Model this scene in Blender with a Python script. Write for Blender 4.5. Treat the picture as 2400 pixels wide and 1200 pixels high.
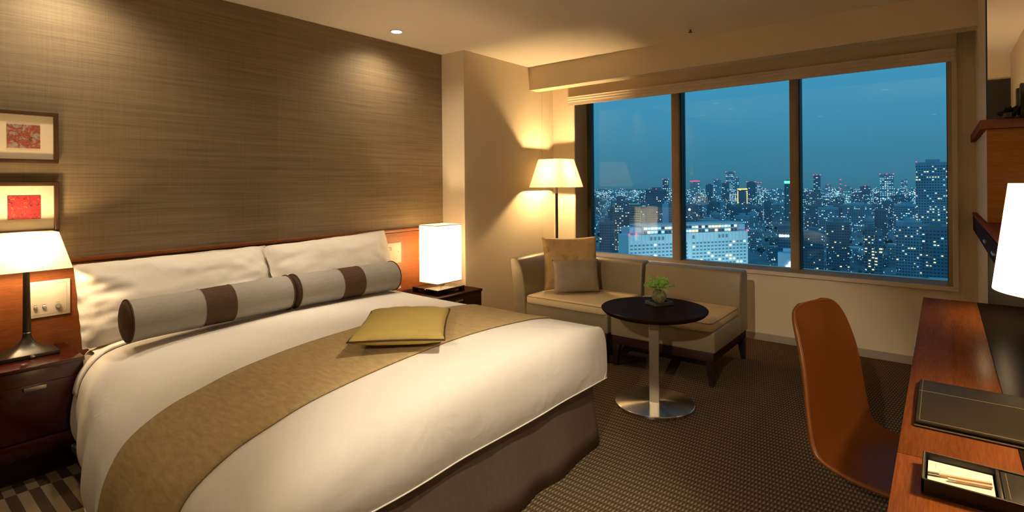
import bpy, bmesh, math, random
from mathutils import Vector, Matrix, noise

scene = bpy.context.scene
C = scene.collection
for o in list(bpy.data.objects):
    bpy.data.objects.remove(o)
PI = math.pi

# ------------------------------------------------------------------ camera
# x: towards the window, y: towards the headboard wall, z: up, metres
CAM_H = 1.366
FPX, HORIZON = 1259.3, 432.7
yaw, roll = 0.67611, -0.0085654
fw = Vector((math.cos(yaw), math.sin(yaw), 0))
rt = Vector((math.sin(yaw), -math.cos(yaw), 0))
up = Vector((0, 0, 1))
r2 = math.cos(roll) * rt + math.sin(roll) * up
u2 = -math.sin(roll) * rt + math.cos(roll) * up
cam_d = bpy.data.cameras.new('camera')
cam = bpy.data.objects.new('camera', cam_d)
C.objects.link(cam)
cam.matrix_world = Matrix(((r2.x, u2.x, -fw.x, 0), (r2.y, u2.y, -fw.y, 0), (r2.z, u2.z, -fw.z, CAM_H), (0, 0, 0, 1)))
cam_d.sensor_fit = 'HORIZONTAL'
cam_d.sensor_width = 36.0
cam_d.lens = FPX / 2400 * 36.0
cam_d.shift_y = (HORIZON - 600) / 2400
cam_d.clip_start, cam_d.clip_end = 0.05, 20000
scene.camera = cam

# ------------------------------------------------------------------ world and exposure
vs = scene.view_settings
vs.view_transform, vs.look, vs.gamma, vs.use_curve_mapping = 'Standard', 'None', 1.0, False
vs.exposure = 0.40
try:
    scene.cycles.use_denoising = True
    scene.cycles.max_bounces = 8
    scene.cycles.diffuse_bounces = 5
    scene.cycles.sample_clamp_indirect = 6.0
    scene.cycles.caustics_reflective = scene.cycles.caustics_refractive = False
except Exception:
    pass
world = bpy.data.worlds.new('night_sky')
scene.world = world
world.use_nodes = True
nt = world.node_tree
nt.nodes.clear()
w_out = nt.nodes.new('ShaderNodeOutputWorld')
w_bg = nt.nodes.new('ShaderNodeBackground')
w_tc = nt.nodes.new('ShaderNodeTexCoord')
w_sep = nt.nodes.new('ShaderNodeSeparateXYZ')
w_map = nt.nodes.new('ShaderNodeMapRange')
w_map.inputs[1].default_value, w_map.inputs[2].default_value = -0.05, 0.45
w_rmp = nt.nodes.new('ShaderNodeValToRGB')
cr = w_rmp.color_ramp
cr.elements[0].position, cr.elements[0].color = 0.0, (0.026, 0.115, 0.19, 1)
cr.elements[1].position, cr.elements[1].color = 1.0, (0.064, 0.36, 0.60, 1)
e = cr.elements.new(0.11); e.color = (0.040, 0.185, 0.285, 1)
e = cr.elements.new(0.35); e.color = (0.053, 0.275, 0.450, 1)
nt.links.new(w_tc.outputs['Generated'], w_sep.inputs[0])
nt.links.new(w_sep.outputs['Z'], w_map.inputs[0])
nt.links.new(w_map.outputs[0], w_rmp.inputs[0])
nt.links.new(w_rmp.outputs[0], w_bg.inputs[0])
w_bg.inputs[1].default_value = 0.80
nt.links.new(w_bg.outputs[0], w_out.inputs[0])

WARM = (1.0, 0.78, 0.51)
LAMP = (1.0, 0.69, 0.37)
HALO = (1.0, 0.83, 0.60)
AMBER = (1.0, 0.65, 0.29)

# ------------------------------------------------------------------ materials
MATS = {}


class NT:
    """small helper round a material's node tree"""
    def __init__(self, name):
        self.m = bpy.data.materials.new(name)
        self.m.use_nodes = True
        self.t = self.m.node_tree
        self.b = self.t.nodes['Principled BSDF']
        self.out = self.t.nodes['Material Output']
        MATS[name] = self.m

    def n(self, typ, **kw):
        nd = self.t.nodes.new(typ)
        for k, v in kw.items():
            setattr(nd, k, v)
        return nd

    def l(self, a, b):
        self.t.links.new(a, b)

    def math(self, op, a, b=None, c=None):
        nd = self.n('ShaderNodeMath', operation=op)
        for i, v in enumerate((a, b, c)):
            if v is None:
                continue
            if hasattr(v, 'is_linked'):
                self.l(v, nd.inputs[i])
            else:
                nd.inputs[i].default_value = v
        return nd.outputs[0]

    def coord(self, scale=(1, 1, 1), kind='Object', rot=(0, 0, 0)):
        tc = self.n('ShaderNodeTexCoord')
        mp = self.n('ShaderNodeMapping')
        mp.inputs['Scale'].default_value = scale
        mp.inputs['Rotation'].default_value = rot
        self.l(tc.outputs[kind], mp.inputs[0])
        return mp.outputs[0]

    def noise(self, vec, scale=5, detail=3, rough=0.55, dist=0.0):
        nd = self.n('ShaderNodeTexNoise')
        nd.inputs['Scale'].default_value = scale
        nd.inputs['Detail'].default_value = detail
        nd.inputs['Roughness'].default_value = rough
        nd.inputs['Distortion'].default_value = dist
        if vec is not None:
            self.l(vec, nd.inputs['Vector'])
        return nd.outputs['Fac']

    def ramp(self, fac, *stops):
        nd = self.n('ShaderNodeValToRGB')
        els = nd.color_ramp.elements
        while len(els) < len(stops):
            els.new(0.5)
        for el, (p, c) in zip(els, stops):
            el.position = p
            el.color = (*c, 1)
        self.l(fac, nd.inputs[0])
        return nd.outputs[0]

    def mix(self, fac, a, b, mode='MIX'):
        nd = self.n('ShaderNodeMix', data_type='RGBA', blend_type=mode)
        for i, v in ((0, fac), (6, a), (7, b)):
            if hasattr(v, 'is_linked'):
                self.l(v, nd.inputs[i])
            else:
                nd.inputs[i].default_value = v if i == 0 else (*v, 1)
        return nd.outputs[2]

    def bump(self, h, strength=0.3, dist=0.005):
        nd = self.n('ShaderNodeBump')
        nd.inputs['Strength'].default_value = strength
        nd.inputs['Distance'].default_value = dist
        self.l(h, nd.inputs['Height'])
        self.l(nd.outputs[0], self.b.inputs['Normal'])

    def set(self, **kw):
        for k, v in kw.items():
            s = self.b.inputs[k.replace('_', ' ')]
            if hasattr(v, 'is_linked'):
                self.l(v, s)
            else:
                s.default_value = (*v, 1) if isinstance(v, tuple) and len(v) == 3 else v


def plain(name, col, rough=0.5, metal=0.0, spec=0.5, var=0.0, scale=8.0, coat=0.0):
    t = NT(name)
    if var:
        f = t.noise(t.coord(), scale, 4)
        t.set(Base_Color=t.ramp(f, (0.3, tuple(c * (1 - var) for c in col)), (0.7, tuple(min(1, c * (1 + var)) for c in col))))
    else:
        t.set(Base_Color=col)
    t.set(Roughness=rough, Metallic=metal)
    t.b.inputs['Specular IOR Level'].default_value = spec
    if coat:
        t.b.inputs['Coat Weight'].default_value = coat
        t.b.inputs['Coat Roughness'].default_value = 0.08
    return t


def cloth(name, col, var=0.12, weave=400.0, rough=0.9, bump=0.15, streak=(1, 1, 1)):
    t = NT(name)
    v = t.coord(streak)
    f = t.noise(v, 14, 5, 0.65)
    f2 = t.noise(t.coord((weave, weave, weave)), 1.0, 2)
    base = t.ramp(f, (0.3, tuple(c * (1 - var) for c in col)), (0.7, tuple(min(1, c * (1 + var)) for c in col)))
    t.set(Base_Color=t.mix(0.25, base, t.ramp(f2, (0.3, tuple(c * .7 for c in col)), (0.7, tuple(min(1, c * 1.3) for c in col)))), Roughness=rough)
    t.b.inputs['Specular IOR Level'].default_value = 0.2
    if name in ('bed_linen', 'pillow_linen'):
        t.bump(t.math('ADD', t.math('MULTIPLY', t.noise(t.coord(), 5, 3, 0.5, 0.6), 4.0), t.math('MULTIPLY', f2, 0.12)), 0.20, 0.012)
    else:
        t.bump(f2, bump, 0.002)
    return t


def wood(name, dark, light, grain=(1.2, 22, 22), rough=0.35, coat=0.3, scale=1.6, spec=0.25):
    t = NT(name)
    v = t.coord(grain)
    f = t.noise(v, scale, 6, 0.62, 0.6)
    g = t.noise(t.coord(tuple(a * 5 for a in grain)), scale * 2, 3, 0.7)
    c = t.ramp(f, (0.28, dark), (0.72, light))
    t.set(Base_Color=t.mix(0.35, c, t.ramp(g, (0.35, tuple(a * .55 for a in dark)), (0.65, tuple(min(1, a * 1.15) for a in light)))), Roughness=rough)
    t.b.inputs['Coat Weight'].default_value = coat
    t.b.inputs['Coat Roughness'].default_value = 0.12
    t.b.inputs['Specular IOR Level'].default_value = spec
    t.bump(g, 0.05, 0.001)
    return t


def emit(name, col, strength, base=(0, 0, 0), sample=True):
    t = NT(name)
    t.set(Base_Color=base, Roughness=0.8)
    t.b.inputs['Emission Color'].default_value = (*col, 1)
    t.b.inputs['Emission Strength'].default_value = strength
    if not sample:
        t.m.cycles.emission_sampling = 'NONE'
    return t


def satin(name, sheen=0.04, rough=0.3):
    """waxed, not lacquered: keeps the colour nodes, swaps the gloss for a weak even sheen"""
    m_ = MATS[name]
    t_ = m_.node_tree
    b_ = t_.nodes['Principled BSDF']
    df = t_.nodes.new('ShaderNodeBsdfDiffuse'); gl_ = t_.nodes.new('ShaderNodeBsdfGlossy'); mx_ = t_.nodes.new('ShaderNodeMixShader')
    gl_.inputs['Roughness'].default_value = rough
    gl_.inputs[0].default_value = (1, 1, 1, 1)
    mx_.inputs[0].default_value = sheen
    src = b_.inputs['Base Color']
    if src.is_linked:
        t_.links.new(src.links[0].from_socket, df.inputs[0])
    else:
        df.inputs[0].default_value = src.default_value
    t_.links.new(df.outputs[0], mx_.inputs[1]); t_.links.new(gl_.outputs[0], mx_.inputs[2])
    t_.links.new(mx_.outputs[0], t_.nodes['Material Output'].inputs[0])


plain('wall_cream', (0.84, 0.73, 0.55), 0.85, spec=0.2, var=0.03, scale=1.5)
plain('ceiling_paint', (0.88, 0.81, 0.70), 0.9, spec=0.1)
plain('trim_paint', (0.72, 0.63, 0.50), 0.6, spec=0.3)
plain('baseboard_grey', (0.40, 0.35, 0.29), 0.5)
plain('blind_fabric', (0.72, 0.60, 0.44), 0.9, spec=0.1)
plain('blind_rail', (0.70, 0.60, 0.48), 0.5)
plain('sill_metal', (0.36, 0.30, 0.21), 0.55, spec=0.06, var=0.06, scale=3)
plain('mullion_bronze', (0.30, 0.23, 0.15), 0.5, spec=0.2)
plain('jamb_brown', (0.42, 0.33, 0.21), 0.6, spec=0.2)
plain('gasket_black', (0.012, 0.012, 0.012), 0.5)
plain('bead_white', (0.70, 0.64, 0.55), 0.4)
plain('brown_black_panel', (0.030, 0.024, 0.018), 0.5)
plain('chrome', (0.75, 0.74, 0.72), 0.18, metal=1.0)
plain('brushed_nickel', (0.50, 0.46, 0.38), 0.34, metal=1.0)
plain('black_gloss', (0.012, 0.010, 0.009), 0.15)
plain('black_satin', (0.020, 0.018, 0.015), 0.35)
plain('bronze_lamp', (0.040, 0.033, 0.022), 0.30, metal=0.35)
plain('red_lacquer', (0.045, 0.006, 0.005), 0.18, spec=0.4, var=0.25, scale=3, coat=0.25)
plain('dark_red_wood', (0.026, 0.008, 0.006), 0.35, spec=0.2, var=0.3, scale=4)
plain('espresso_top', (0.020, 0.010, 0.006), 0.42, spec=0.05, var=0.3, scale=4)
plain('espresso_leg', (0.014, 0.007, 0.005), 0.35, var=0.2)
plain('plate_cream', (0.86, 0.79, 0.64), 0.4)
plain('plate_line', (0.42, 0.36, 0.25), 0.5)
plain('lcd_olive', (0.13, 0.11, 0.035), 0.3)
plain('knob_grey', (0.30, 0.27, 0.22), 0.4)
plain('mat_board', (0.80, 0.68, 0.48), 0.85, spec=0.1)
plain('frame_wood', (0.060, 0.028, 0.012), 0.30, var=0.2)
plain('paper', (0.80, 0.76, 0.68), 0.8)
plain('pencil_wood', (0.62, 0.42, 0.22), 0.5)
plain('moss', (0.16, 0.16, 0.06), 0.95, var=0.5, scale=60)
plain('fern_green', (0.30, 0.60, 0.09), 0.7, var=0.35, scale=40)
plain('stem_brown', (0.10, 0.10, 0.03), 0.8)
plain('tray_slate', (0.030, 0.032, 0.034), 0.5)
plain('stitch', (0.15, 0.11, 0.06), 0.7)
plain('mirror_silver', (0.86, 0.84, 0.80), 0.01, metal=1.0)
plain('glass_dark', (0.02, 0.02, 0.02), 0.05, spec=0.8)
plain('leaf_dark', (0.012, 0.014, 0.008), 0.5)
plain('shade_trim', (0.80, 0.66, 0.42), 0.7)
plain('desk_glass', (0.010, 0.007, 0.005), 0.10, spec=0.3)

cloth('bed_linen', (0.82, 0.77, 0.70), 0.02, 600, 0.75, 0.06)
cloth('pillow_linen', (0.82, 0.76, 0.67), 0.02, 600, 0.75, 0.06)
cloth('runner_cloth', (0.42, 0.305, 0.145), 0.22, 350, 0.85, 0.3, (5, 1.2, 5))
cloth('skirt_cloth', (0.100, 0.072, 0.054), 0.12, 350, 0.85, 0.25, (5, 5, 1))
cloth('bolster_grey', (0.335, 0.308, 0.275), 0.10, 420, 0.85, 0.25, (1, 6, 6))
cloth('bolster_brown', (0.085, 0.048, 0.028), 0.18, 420, 0.85, 0.25, (1, 6, 6))
cloth('cushion_green', (0.40, 0.295, 0.085), 0.05, 500, 0.8, 0.12)
cloth('cushion_piping', (0.060, 0.035, 0.015), 0.1, 500, 0.8, 0.1)
cloth('seat_cushion', (0.66, 0.52, 0.32), 0.04, 500, 0.8, 0.12)
cloth('seat_piping', (0.30, 0.22, 0.12), 0.05, 500)

t = NT('sofa_leather')
f = t.noise(t.coord((1, 1, 1)), 180, 2)
t.set(Base_Color=(0.245, 0.196, 0.118), Roughness=0.40)
t.bump(f, 0.12, 0.001)
t = NT('silver_satin')
f = t.noise(t.coord((1, 1, 1)), 9, 4)
t.set(Base_Color=t.ramp(f, (0.3, (0.25, 0.195, 0.13)), (0.7, (0.31, 0.25, 0.17))), Roughness=0.5)
t = NT('gold_floral')
v = t.n('ShaderNodeTexVoronoi')
v.inputs['Scale'].default_value = 11
t.l(t.coord(), v.inputs['Vector'])
f = t.noise(t.coord(), 22, 3)
t.set(Base_Color=t.mix(t.ramp(f, (0.42, (0, 0, 0)), (0.6, (1, 1, 1))), (0.50, 0.32, 0.125), t.ramp(v.outputs['Distance'], (0.25, (0.38, 0.225, 0.075)), (0.45, (0.52, 0.335, 0.13)))), Roughness=0.7)

t = NT('leather_black')
f = t.noise(t.coord(), 220, 3)
t.set(Base_Color=(0.020, 0.016, 0.010), Roughness=0.5)
t.b.inputs['Specular IOR Level'].default_value = 0.2
t.bump(f, 0.35, 0.001)
t = NT('leather_tan')
f = t.noise(t.coord(), 160, 2)
g = t.noise(t.coord(), 4, 3)
t.set(Base_Color=t.ramp(g, (0.3, (0.095, 0.027, 0.004)), (0.7, (0.118, 0.035, 0.006))), Roughness=0.40)
t.b.inputs['Specular IOR Level'].default_value = 0.25
t.bump(f, 0.08, 0.001)
plain('tan_edge', (0.165, 0.058, 0.013), 0.45, spec=0.25)

wood('headboard_wood', (0.150, 0.042, 0.011), (0.270, 0.085, 0.021), (1.0, 1, 16), 0.42, 0.15)
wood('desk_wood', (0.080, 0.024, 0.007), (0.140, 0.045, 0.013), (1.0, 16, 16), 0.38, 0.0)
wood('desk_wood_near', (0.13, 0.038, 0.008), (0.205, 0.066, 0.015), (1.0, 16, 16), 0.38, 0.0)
wood('hutch_wood', (0.30, 0.115, 0.020), (0.45, 0.20, 0.042), (14, 1.0, 14), 0.4, 0.1)
wood('hutch_shelf', (0.17, 0.045, 0.013), (0.25, 0.075, 0.022), (1.0, 14, 14), 0.45, 0.0, spec=0.15)

for nm_, sh_, ro_ in (('espresso_top', .013, .25), ('desk_wood', .016, .30), ('desk_wood_near', .016, .30), ('hutch_shelf', .03, .4), ('sill_metal', .05, .3), ('dark_red_wood', .03, .35), ('leather_black', .035, .4), ('hutch_wood', .02, .4), ('leather_tan', .03, .35), ('tan_edge', .03, .4), ('desk_glass', .012, .25)):
    satin(nm_, sh_, ro_)

# woven grasscloth wallpaper, one tint for each strip
t = NT('grasscloth')
s1 = t.noise(t.coord((0.55, 1, 26)), 2.2, 6, 0.62, 0.3)
s2 = t.noise(t.coord((3, 1, 330)), 1.0, 3)
s3 = t.noise(t.coord((300, 1, 4)), 1.0, 3)
oi = t.n('ShaderNodeObjectInfo')
c1 = t.ramp(s1, (0.30, (0.160, 0.115, 0.060)), (0.52, (0.238, 0.175, 0.097)), (0.72, (0.295, 0.220, 0.124)))
c2 = t.mix(0.30, c1, t.ramp(s2, (0.35, (0.090, 0.065, 0.035)), (0.65, (0.32, 0.245, 0.148))))
c3 = t.mix(0.12, c2, t.ramp(s3, (0.35, (0.090, 0.065, 0.035)), (0.65, (0.32, 0.245, 0.148))))
hs = t.n('ShaderNodeHueSaturation')
t.l(c3, hs.inputs['Color'])
t.l(t.math('MULTIPLY_ADD', oi.outputs['Random'], 0.10, 0.95), hs.inputs['Value'])
t.set(Base_Color=hs.outputs[0], Roughness=0.6)
t.b.inputs['Specular IOR Level'].default_value = 0.35
t.bump(s2, 0.25, 0.001)

# carpet: short loops laid in rows, with a band of broad stripes beside the bed
t = NT('carpet_loop')
tc = t.n('ShaderNodeTexCoord')
sp = t.n('ShaderNodeSeparateXYZ')
t.l(tc.outputs['Object'], sp.inputs[0])
X_, Y_ = sp.outputs['X'], sp.outputs['Y']


def wave(src, period, phase=0.0):
    return t.math('SINE', t.math('MULTIPLY_ADD', src, 2 * PI / period, phase))


row = t.math('FLOOR', t.math('DIVIDE', X_, 0.037))
off = t.math('MULTIPLY', t.math('FRACT', t.math('MULTIPLY', row, 0.37)), 0.0152)
dx = wave(X_, 0.037)
dy = t.math('SINE', t.math('MULTIPLY', t.math('ADD', Y_, off), 2 * PI / 0.0152))
dash = t.math('MULTIPLY', t.math('MULTIPLY_ADD', t.math('MAXIMUM', dx, -0.8), 0.45, 0.55), t.math('MULTIPLY_ADD', dy, 0.5, 0.5))
blk = t.math('FLOOR', t.math('DIVIDE', Y_, 0.36))
st_ph = t.math('MULTIPLY', t.math('MODULO', blk, 2.0), 0.040)
stripe = t.math('GREATER_THAN', t.math('SINE', t.math('MULTIPLY', t.math('ADD', X_, st_ph), 2 * PI / 0.080)), 0.0)
rib = t.math('MULTIPLY_ADD', wave(Y_, 0.013), 0.5, 0.5)
stripes = t.math('MULTIPLY', stripe, t.math('MULTIPLY_ADD', rib, 0.75, 0.25))
zone = t.math('LESS_THAN', X_, 0.95)
fz = t.noise(t.coord(), 260, 3)
m1 = t.n('ShaderNodeMix', data_type='FLOAT')
t.l(zone, m1.inputs[0]); t.l(dash, m1.inputs[2]); t.l(stripes, m1.inputs[3])
patt = t.math('MULTIPLY', m1.outputs[0], t.math('MULTIPLY_ADD', fz, 0.9, 0.55))
t.set(Base_Color=t.ramp(patt, (0.0, (0.048, 0.032, 0.020)), (0.9, (0.240, 0.178, 0.108))), Roughness=0.95)
t.b.inputs['Specular IOR Level'].default_value = 0.05
t.bump(patt, 0.35, 0.003)

# printed pictures
for nm, seed, cols in (('print_pale', 3.0, ((0.10, 0.06, 0.035), (0.27, 0.055, 0.03), (0.36, 0.10, 0.05), (0.36, 0.30, 0.25))),
                       ('print_red', 8.0, ((0.015, 0.008, 0.01), (0.24, 0.012, 0.018), (0.38, 0.02, 0.02), (0.62, 0.36, 0.12)))):
    t = NT(nm)
    mp = t.coord((1, 1, 1))
    f = t.noise(mp, 20 if seed < 5 else 34, 5, 0.6, 0.8 + seed * .05)
    f2 = t.noise(t.coord((1, 1, 1), rot=(0.3, seed, 0)), 60, 4, 0.6, 1.0)
    c = t.ramp(f, (0.40, cols[3]), (0.46, cols[1]), (0.54, cols[2]), (0.60, cols[3])) if seed < 5 else t.ramp(f, (0.28, cols[3]), (0.40, cols[1]), (0.60, cols[2]), (0.72, cols[3]))
    t.set(Base_Color=t.mix(t.ramp(f2, (0.34, (1, 1, 1)), (0.42, (0, 0, 0))), c, cols[0]), Roughness=0.5)

# lamp shades: thin cloth lit from inside
def shade(name, tint, glow, strength):
    """thin cloth: passes the bulb's light through and scatters it"""
    t = NT(name)
    tl_ = t.n('ShaderNodeBsdfTranslucent'); tl_.inputs[0].default_value = (*tint, 1)
    df = t.n('ShaderNodeBsdfDiffuse'); df.inputs[0].default_value = (*tint, 1)
    em_ = t.n('ShaderNodeEmission'); em_.inputs[0].default_value = (*glow, 1); em_.inputs[1].default_value = strength
    mx_ = t.n('ShaderNodeMixShader'); mx_.inputs[0].default_value = 0.35
    ad = t.n('ShaderNodeAddShader')
    t.l(tl_.outputs[0], mx_.inputs[1]); t.l(df.outputs[0], mx_.inputs[2])
    t.l(mx_.outputs[0], ad.inputs[0]); t.l(em_.outputs[0], ad.inputs[1])
    t.l(ad.outputs[0], t.out.inputs[0])


shade('shade_bedside', (0.66, 0.57, 0.38), (1.0, 0.66, 0.30), 0.28)
shade('shade_lantern', (0.88, 0.82, 0.70), (1.0, 0.76, 0.46), 0.35)
shade('shade_floor', (0.44, 0.35, 0.21), (1.0, 0.64, 0.26), 0.28)
shade('shade_desk', (0.88, 0.82, 0.70), (1.0, 0.84, 0.58), 0.9)
emit('strip_glow', (1.0, 0.80, 0.50), 0.6, (0.8, 0.75, 0.65))
emit('bulb_glass', (1.0, 0.80, 0.50), 6.0, (0.8, 0.75, 0.65))
emit('downlight_lens', (1.0, 0.86, 0.66), 14.0)
emit('downlight_lens_dim', (1.0, 0.86, 0.66), 2.0)

# window glass: clear, with mirror-like reflections that grow at grazing angles
t = NT('window_glass')
tr = t.n('ShaderNodeBsdfTransparent'); tr.inputs[0].default_value = (0.97, 1.0, 1.0, 1)
gl = t.n('ShaderNodeBsdfGlossy'); gl.inputs['Roughness'].default_value = 0.0
gl.inputs[0].default_value = (0.75, 0.9, 1.0, 1)
fr = t.n('ShaderNodeFresnel'); fr.inputs[0].default_value = 1.45
mx = t.n('ShaderNodeMixShader')
t.l(fr.outputs[0], mx.inputs[0]); t.l(tr.outputs[0], mx.inputs[1]); t.l(gl.outputs[0], mx.inputs[2])
t.l(mx.outputs[0], t.out.inputs[0])

# city
plain('tower_dark', (0.24, 0.28, 0.33), 0.8, var=0.2, scale=0.05)
plain('tower_mid', (0.40, 0.48, 0.55), 0.8, var=0.2, scale=0.05)
plain('tower_pale', (0.62, 0.66, 0.58), 0.8)
plain('tower_blue', (0.55, 0.66, 0.80), 0.8)
plain('city_ground', (0.16, 0.20, 0.24), 0.95, var=0.5, scale=0.012)
plain('tree_night', (0.07, 0.11, 0.10), 0.95, var=0.4, scale=0.2)
plain('city_window_dark', (0.05, 0.10, 0.15), 0.4)
plain('hotel_window_teal', (0.20, 0.33, 0.40), 0.4)
plain('hotel_wall', (0.80, 0.88, 0.90), 0.8)
emit('lit_cool', (0.40, 0.86, 1.0), 1.0, sample=False)
emit('lit_white', (0.85, 0.97, 1.0), 1.35, sample=False)
emit('lit_warm', (1.0, 0.86, 0.45), 1.2, sample=False)
emit('lit_red', (1.0, 0.06, 0.16), 1.8, sample=False)
emit('lit_green', (0.15, 0.95, 0.60), 1.2, sample=False)
emit('lit_gold', (1.0, 0.58, 0.16), 1.6, sample=False)
emit('lit_blue', (0.30, 0.45, 1.0), 2.0, sample=False)
emit('lit_sign', (0.80, 0.92, 1.0), 2.5, sample=False)


# ------------------------------------------------------------------ mesh helpers
def bm_box(x0, x1, y0, y1, z0, z1, bev=0.0, seg=2):
    bm = bmesh.new()
    bmesh.ops.create_cube(bm, size=1.0)
    for v in bm.verts:
        v.co = Vector(((x0 + x1) / 2 + v.co.x * (x1 - x0), (y0 + y1) / 2 + v.co.y * (y1 - y0), (z0 + z1) / 2 + v.co.z * (z1 - z0)))
    if bev:
        bmesh.ops.bevel(bm, geom=list(bm.edges), offset=bev, segments=seg, profile=0.5, affect='EDGES')
    return bm


def bm_join(*bms):
    out = bmesh.new()
    for b in bms:
        me = bpy.data.meshes.new('t')
        b.to_mesh(me)
        out.from_mesh(me)
        bpy.data.meshes.remove(me)
        b.free()
    return out


def bm_prism(pts, axis, a, b, bev=0.0, seg=2):
    """extrude a closed outline (pairs) along an axis: 'x' pairs are (y,z), 'y' pairs are (x,z), 'z' pairs are (x,y)"""
    bm = bmesh.new()

    def mk(p, s):
        return {'x': (s, p[0], p[1]), 'y': (p[0], s, p[1]), 'z': (p[0], p[1], s)}[axis]
    lo = [bm.verts.new(mk(p, a)) for p in pts]
    hi = [bm.verts.new(mk(p, b)) for p in pts]
    n = len(pts)
    bm.faces.new(lo); bm.faces.new(list(reversed(hi)))
    for i in range(n):
        bm.faces.new((lo[i], hi[i], hi[(i + 1) % n], lo[(i + 1) % n]))
    bmesh.ops.recalc_face_normals(bm, faces=bm.faces)
    if bev:
        bmesh.ops.bevel(bm, geom=[e_ for e_ in bm.edges if e_.calc_face_angle(0) > 0.6], offset=bev, segments=seg, profile=0.5, affect='EDGES')
    return bm


def bm_lathe(prof, cx=0, cy=0, seg=32, cap=True):
    """prof: list of (radius, z) bottom to top"""
    bm = bmesh.new()
    rings = []
    for r, z in prof:
        rings.append([bm.verts.new((cx + r * math.cos(2 * PI * i / seg), cy + r * math.sin(2 * PI * i / seg), z)) for i in range(seg)])
    for a, b in zip(rings, rings[1:]):
        for i in range(seg):
            bm.faces.new((a[i], a[(i + 1) % seg], b[(i + 1) % seg], b[i]))
    if cap:
        bm.faces.new(list(reversed(rings[0]))); bm.faces.new(rings[-1])
    bmesh.ops.recalc_face_normals(bm, faces=bm.faces)
    return bm


def bm_loft(sections, cap=True, closed=True):
    """sections: list of equal-length point loops"""
    bm = bmesh.new()
    rs = [[bm.verts.new(p) for p in s] for s in sections]
    n = len(rs[0])
    for a, b in zip(rs, rs[1:]):
        for i in range(n if closed else n - 1):
            bm.faces.new((a[i], a[(i + 1) % n], b[(i + 1) % n], b[i]))
    if cap and closed:
        bm.faces.new(list(reversed(rs[0]))); bm.faces.new(rs[-1])
    bmesh.ops.recalc_face_normals(bm, faces=bm.faces)
    return bm


def bm_tube(pts, r, seg=8, closed=False):
    pts = [Vector(p) for p in pts]
    n = len(pts)
    secs = []
    prev = None
    for i, p in enumerate(pts):
        if closed:
            d = pts[(i + 1) % n] - pts[i - 1]
        else:
            d = pts[min(i + 1, n - 1)] - pts[max(i - 1, 0)]
        d.normalize()
        ref = prev if prev is not None else (Vector((0, 0, 1)) if abs(d.z) < 0.9 else Vector((1, 0, 0)))
        a = (ref - d * ref.dot(d)).normalized()
        prev = a
        b = d.cross(a)
        secs.append([p + (a * math.cos(2 * PI * k / seg) + b * math.sin(2 * PI * k / seg)) * (r[i] if isinstance(r, (list, tuple)) else r) for k in range(seg)])
    if closed:
        secs.append(secs[0])
    return bm_loft(secs, cap=not closed)


def bm_rect_frustum(cx, cy, z0, hx0, hy0, z1, hx1, hy1):
    def loop(z, hx, hy):
        return [(cx - hx, cy - hy, z), (cx + hx, cy - hy, z), (cx + hx, cy + hy, z), (cx - hx, cy + hy, z)]
    return loop(z0, hx0, hy0), loop(z1, hx1, hy1)


def obj(name, bm, mat, parent=None, world=True, smooth=40, kind=None):
    """link a bmesh as one mesh object; with world=True its coordinates are world ones even under a parent"""
    me = bpy.data.meshes.new(name)
    if parent is not None and world:
        q = parent
        while q is not None:
            bm.transform(q.matrix_basis.inverted()) if q.parent is None else None
            q = q.parent
    bm.to_mesh(me)
    bm.free()
    o = bpy.data.objects.new(name, me)
    C.objects.link(o)
    if mat:
        me.materials.append(MATS[mat])
    if smooth:
        me.polygons.foreach_set('use_smooth', [True] * len(me.polygons))
        me.set_sharp_from_angle(angle=math.radians(smooth))
    if parent is not None:
        o.parent = parent
    if kind:
        o['kind'] = kind
    return o


def tag(o, label, cat, group=None):
    o['label'] = label
    o['category'] = cat
    if group:
        o['group'] = group
    return o


def thing(name, label, cat, loc=(0, 0, 0), rotz=0.0, group=None):
    o = bpy.data.objects.new(name, None)
    C.objects.link(o)
    o.location = loc
    o.rotation_euler = (0, 0, rotz)
    o.empty_display_size = 0.1
    o.matrix_basis = Matrix.Translation(Vector(loc)) @ Matrix.Rotation(rotz, 4, 'Z')
    return tag(o, label, cat, group)


def struct(name, bm, mat, parent=None, smooth=0):
    o = obj(name, bm, mat, parent, smooth=smooth)
    if parent is None:
        o['kind'] = 'structure'
    return o


def solidify(o, th, offset=-1.0):
    m = o.modifiers.new('solid', 'SOLIDIFY')
    m.thickness = th
    m.offset = offset


def subsurf(o, n=1):
    m = o.modifiers.new('sub', 'SUBSURF')
    m.levels = m.render_levels = n


def lamp(name, kind, loc, watts, col, parent=None, radius=0.05, target=None, spot=None, blend=0.5):
    d = bpy.data.lights.new(name, kind)
    d.energy = watts
    d.color = col
    d.shadow_soft_size = radius
    o = bpy.data.objects.new(name, d)
    C.objects.link(o)
    if kind == 'SPOT':
        d.spot_size = math.radians(spot)
        d.spot_blend = blend
    o.location = loc
    if target is not None:
        o.rotation_euler = (Vector(target) - Vector(loc)).to_track_quat('-Z', 'Y').to_euler()
    if parent is not None:
        o.parent = parent
        o.location = Vector(loc) - parent.location
    return o


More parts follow.
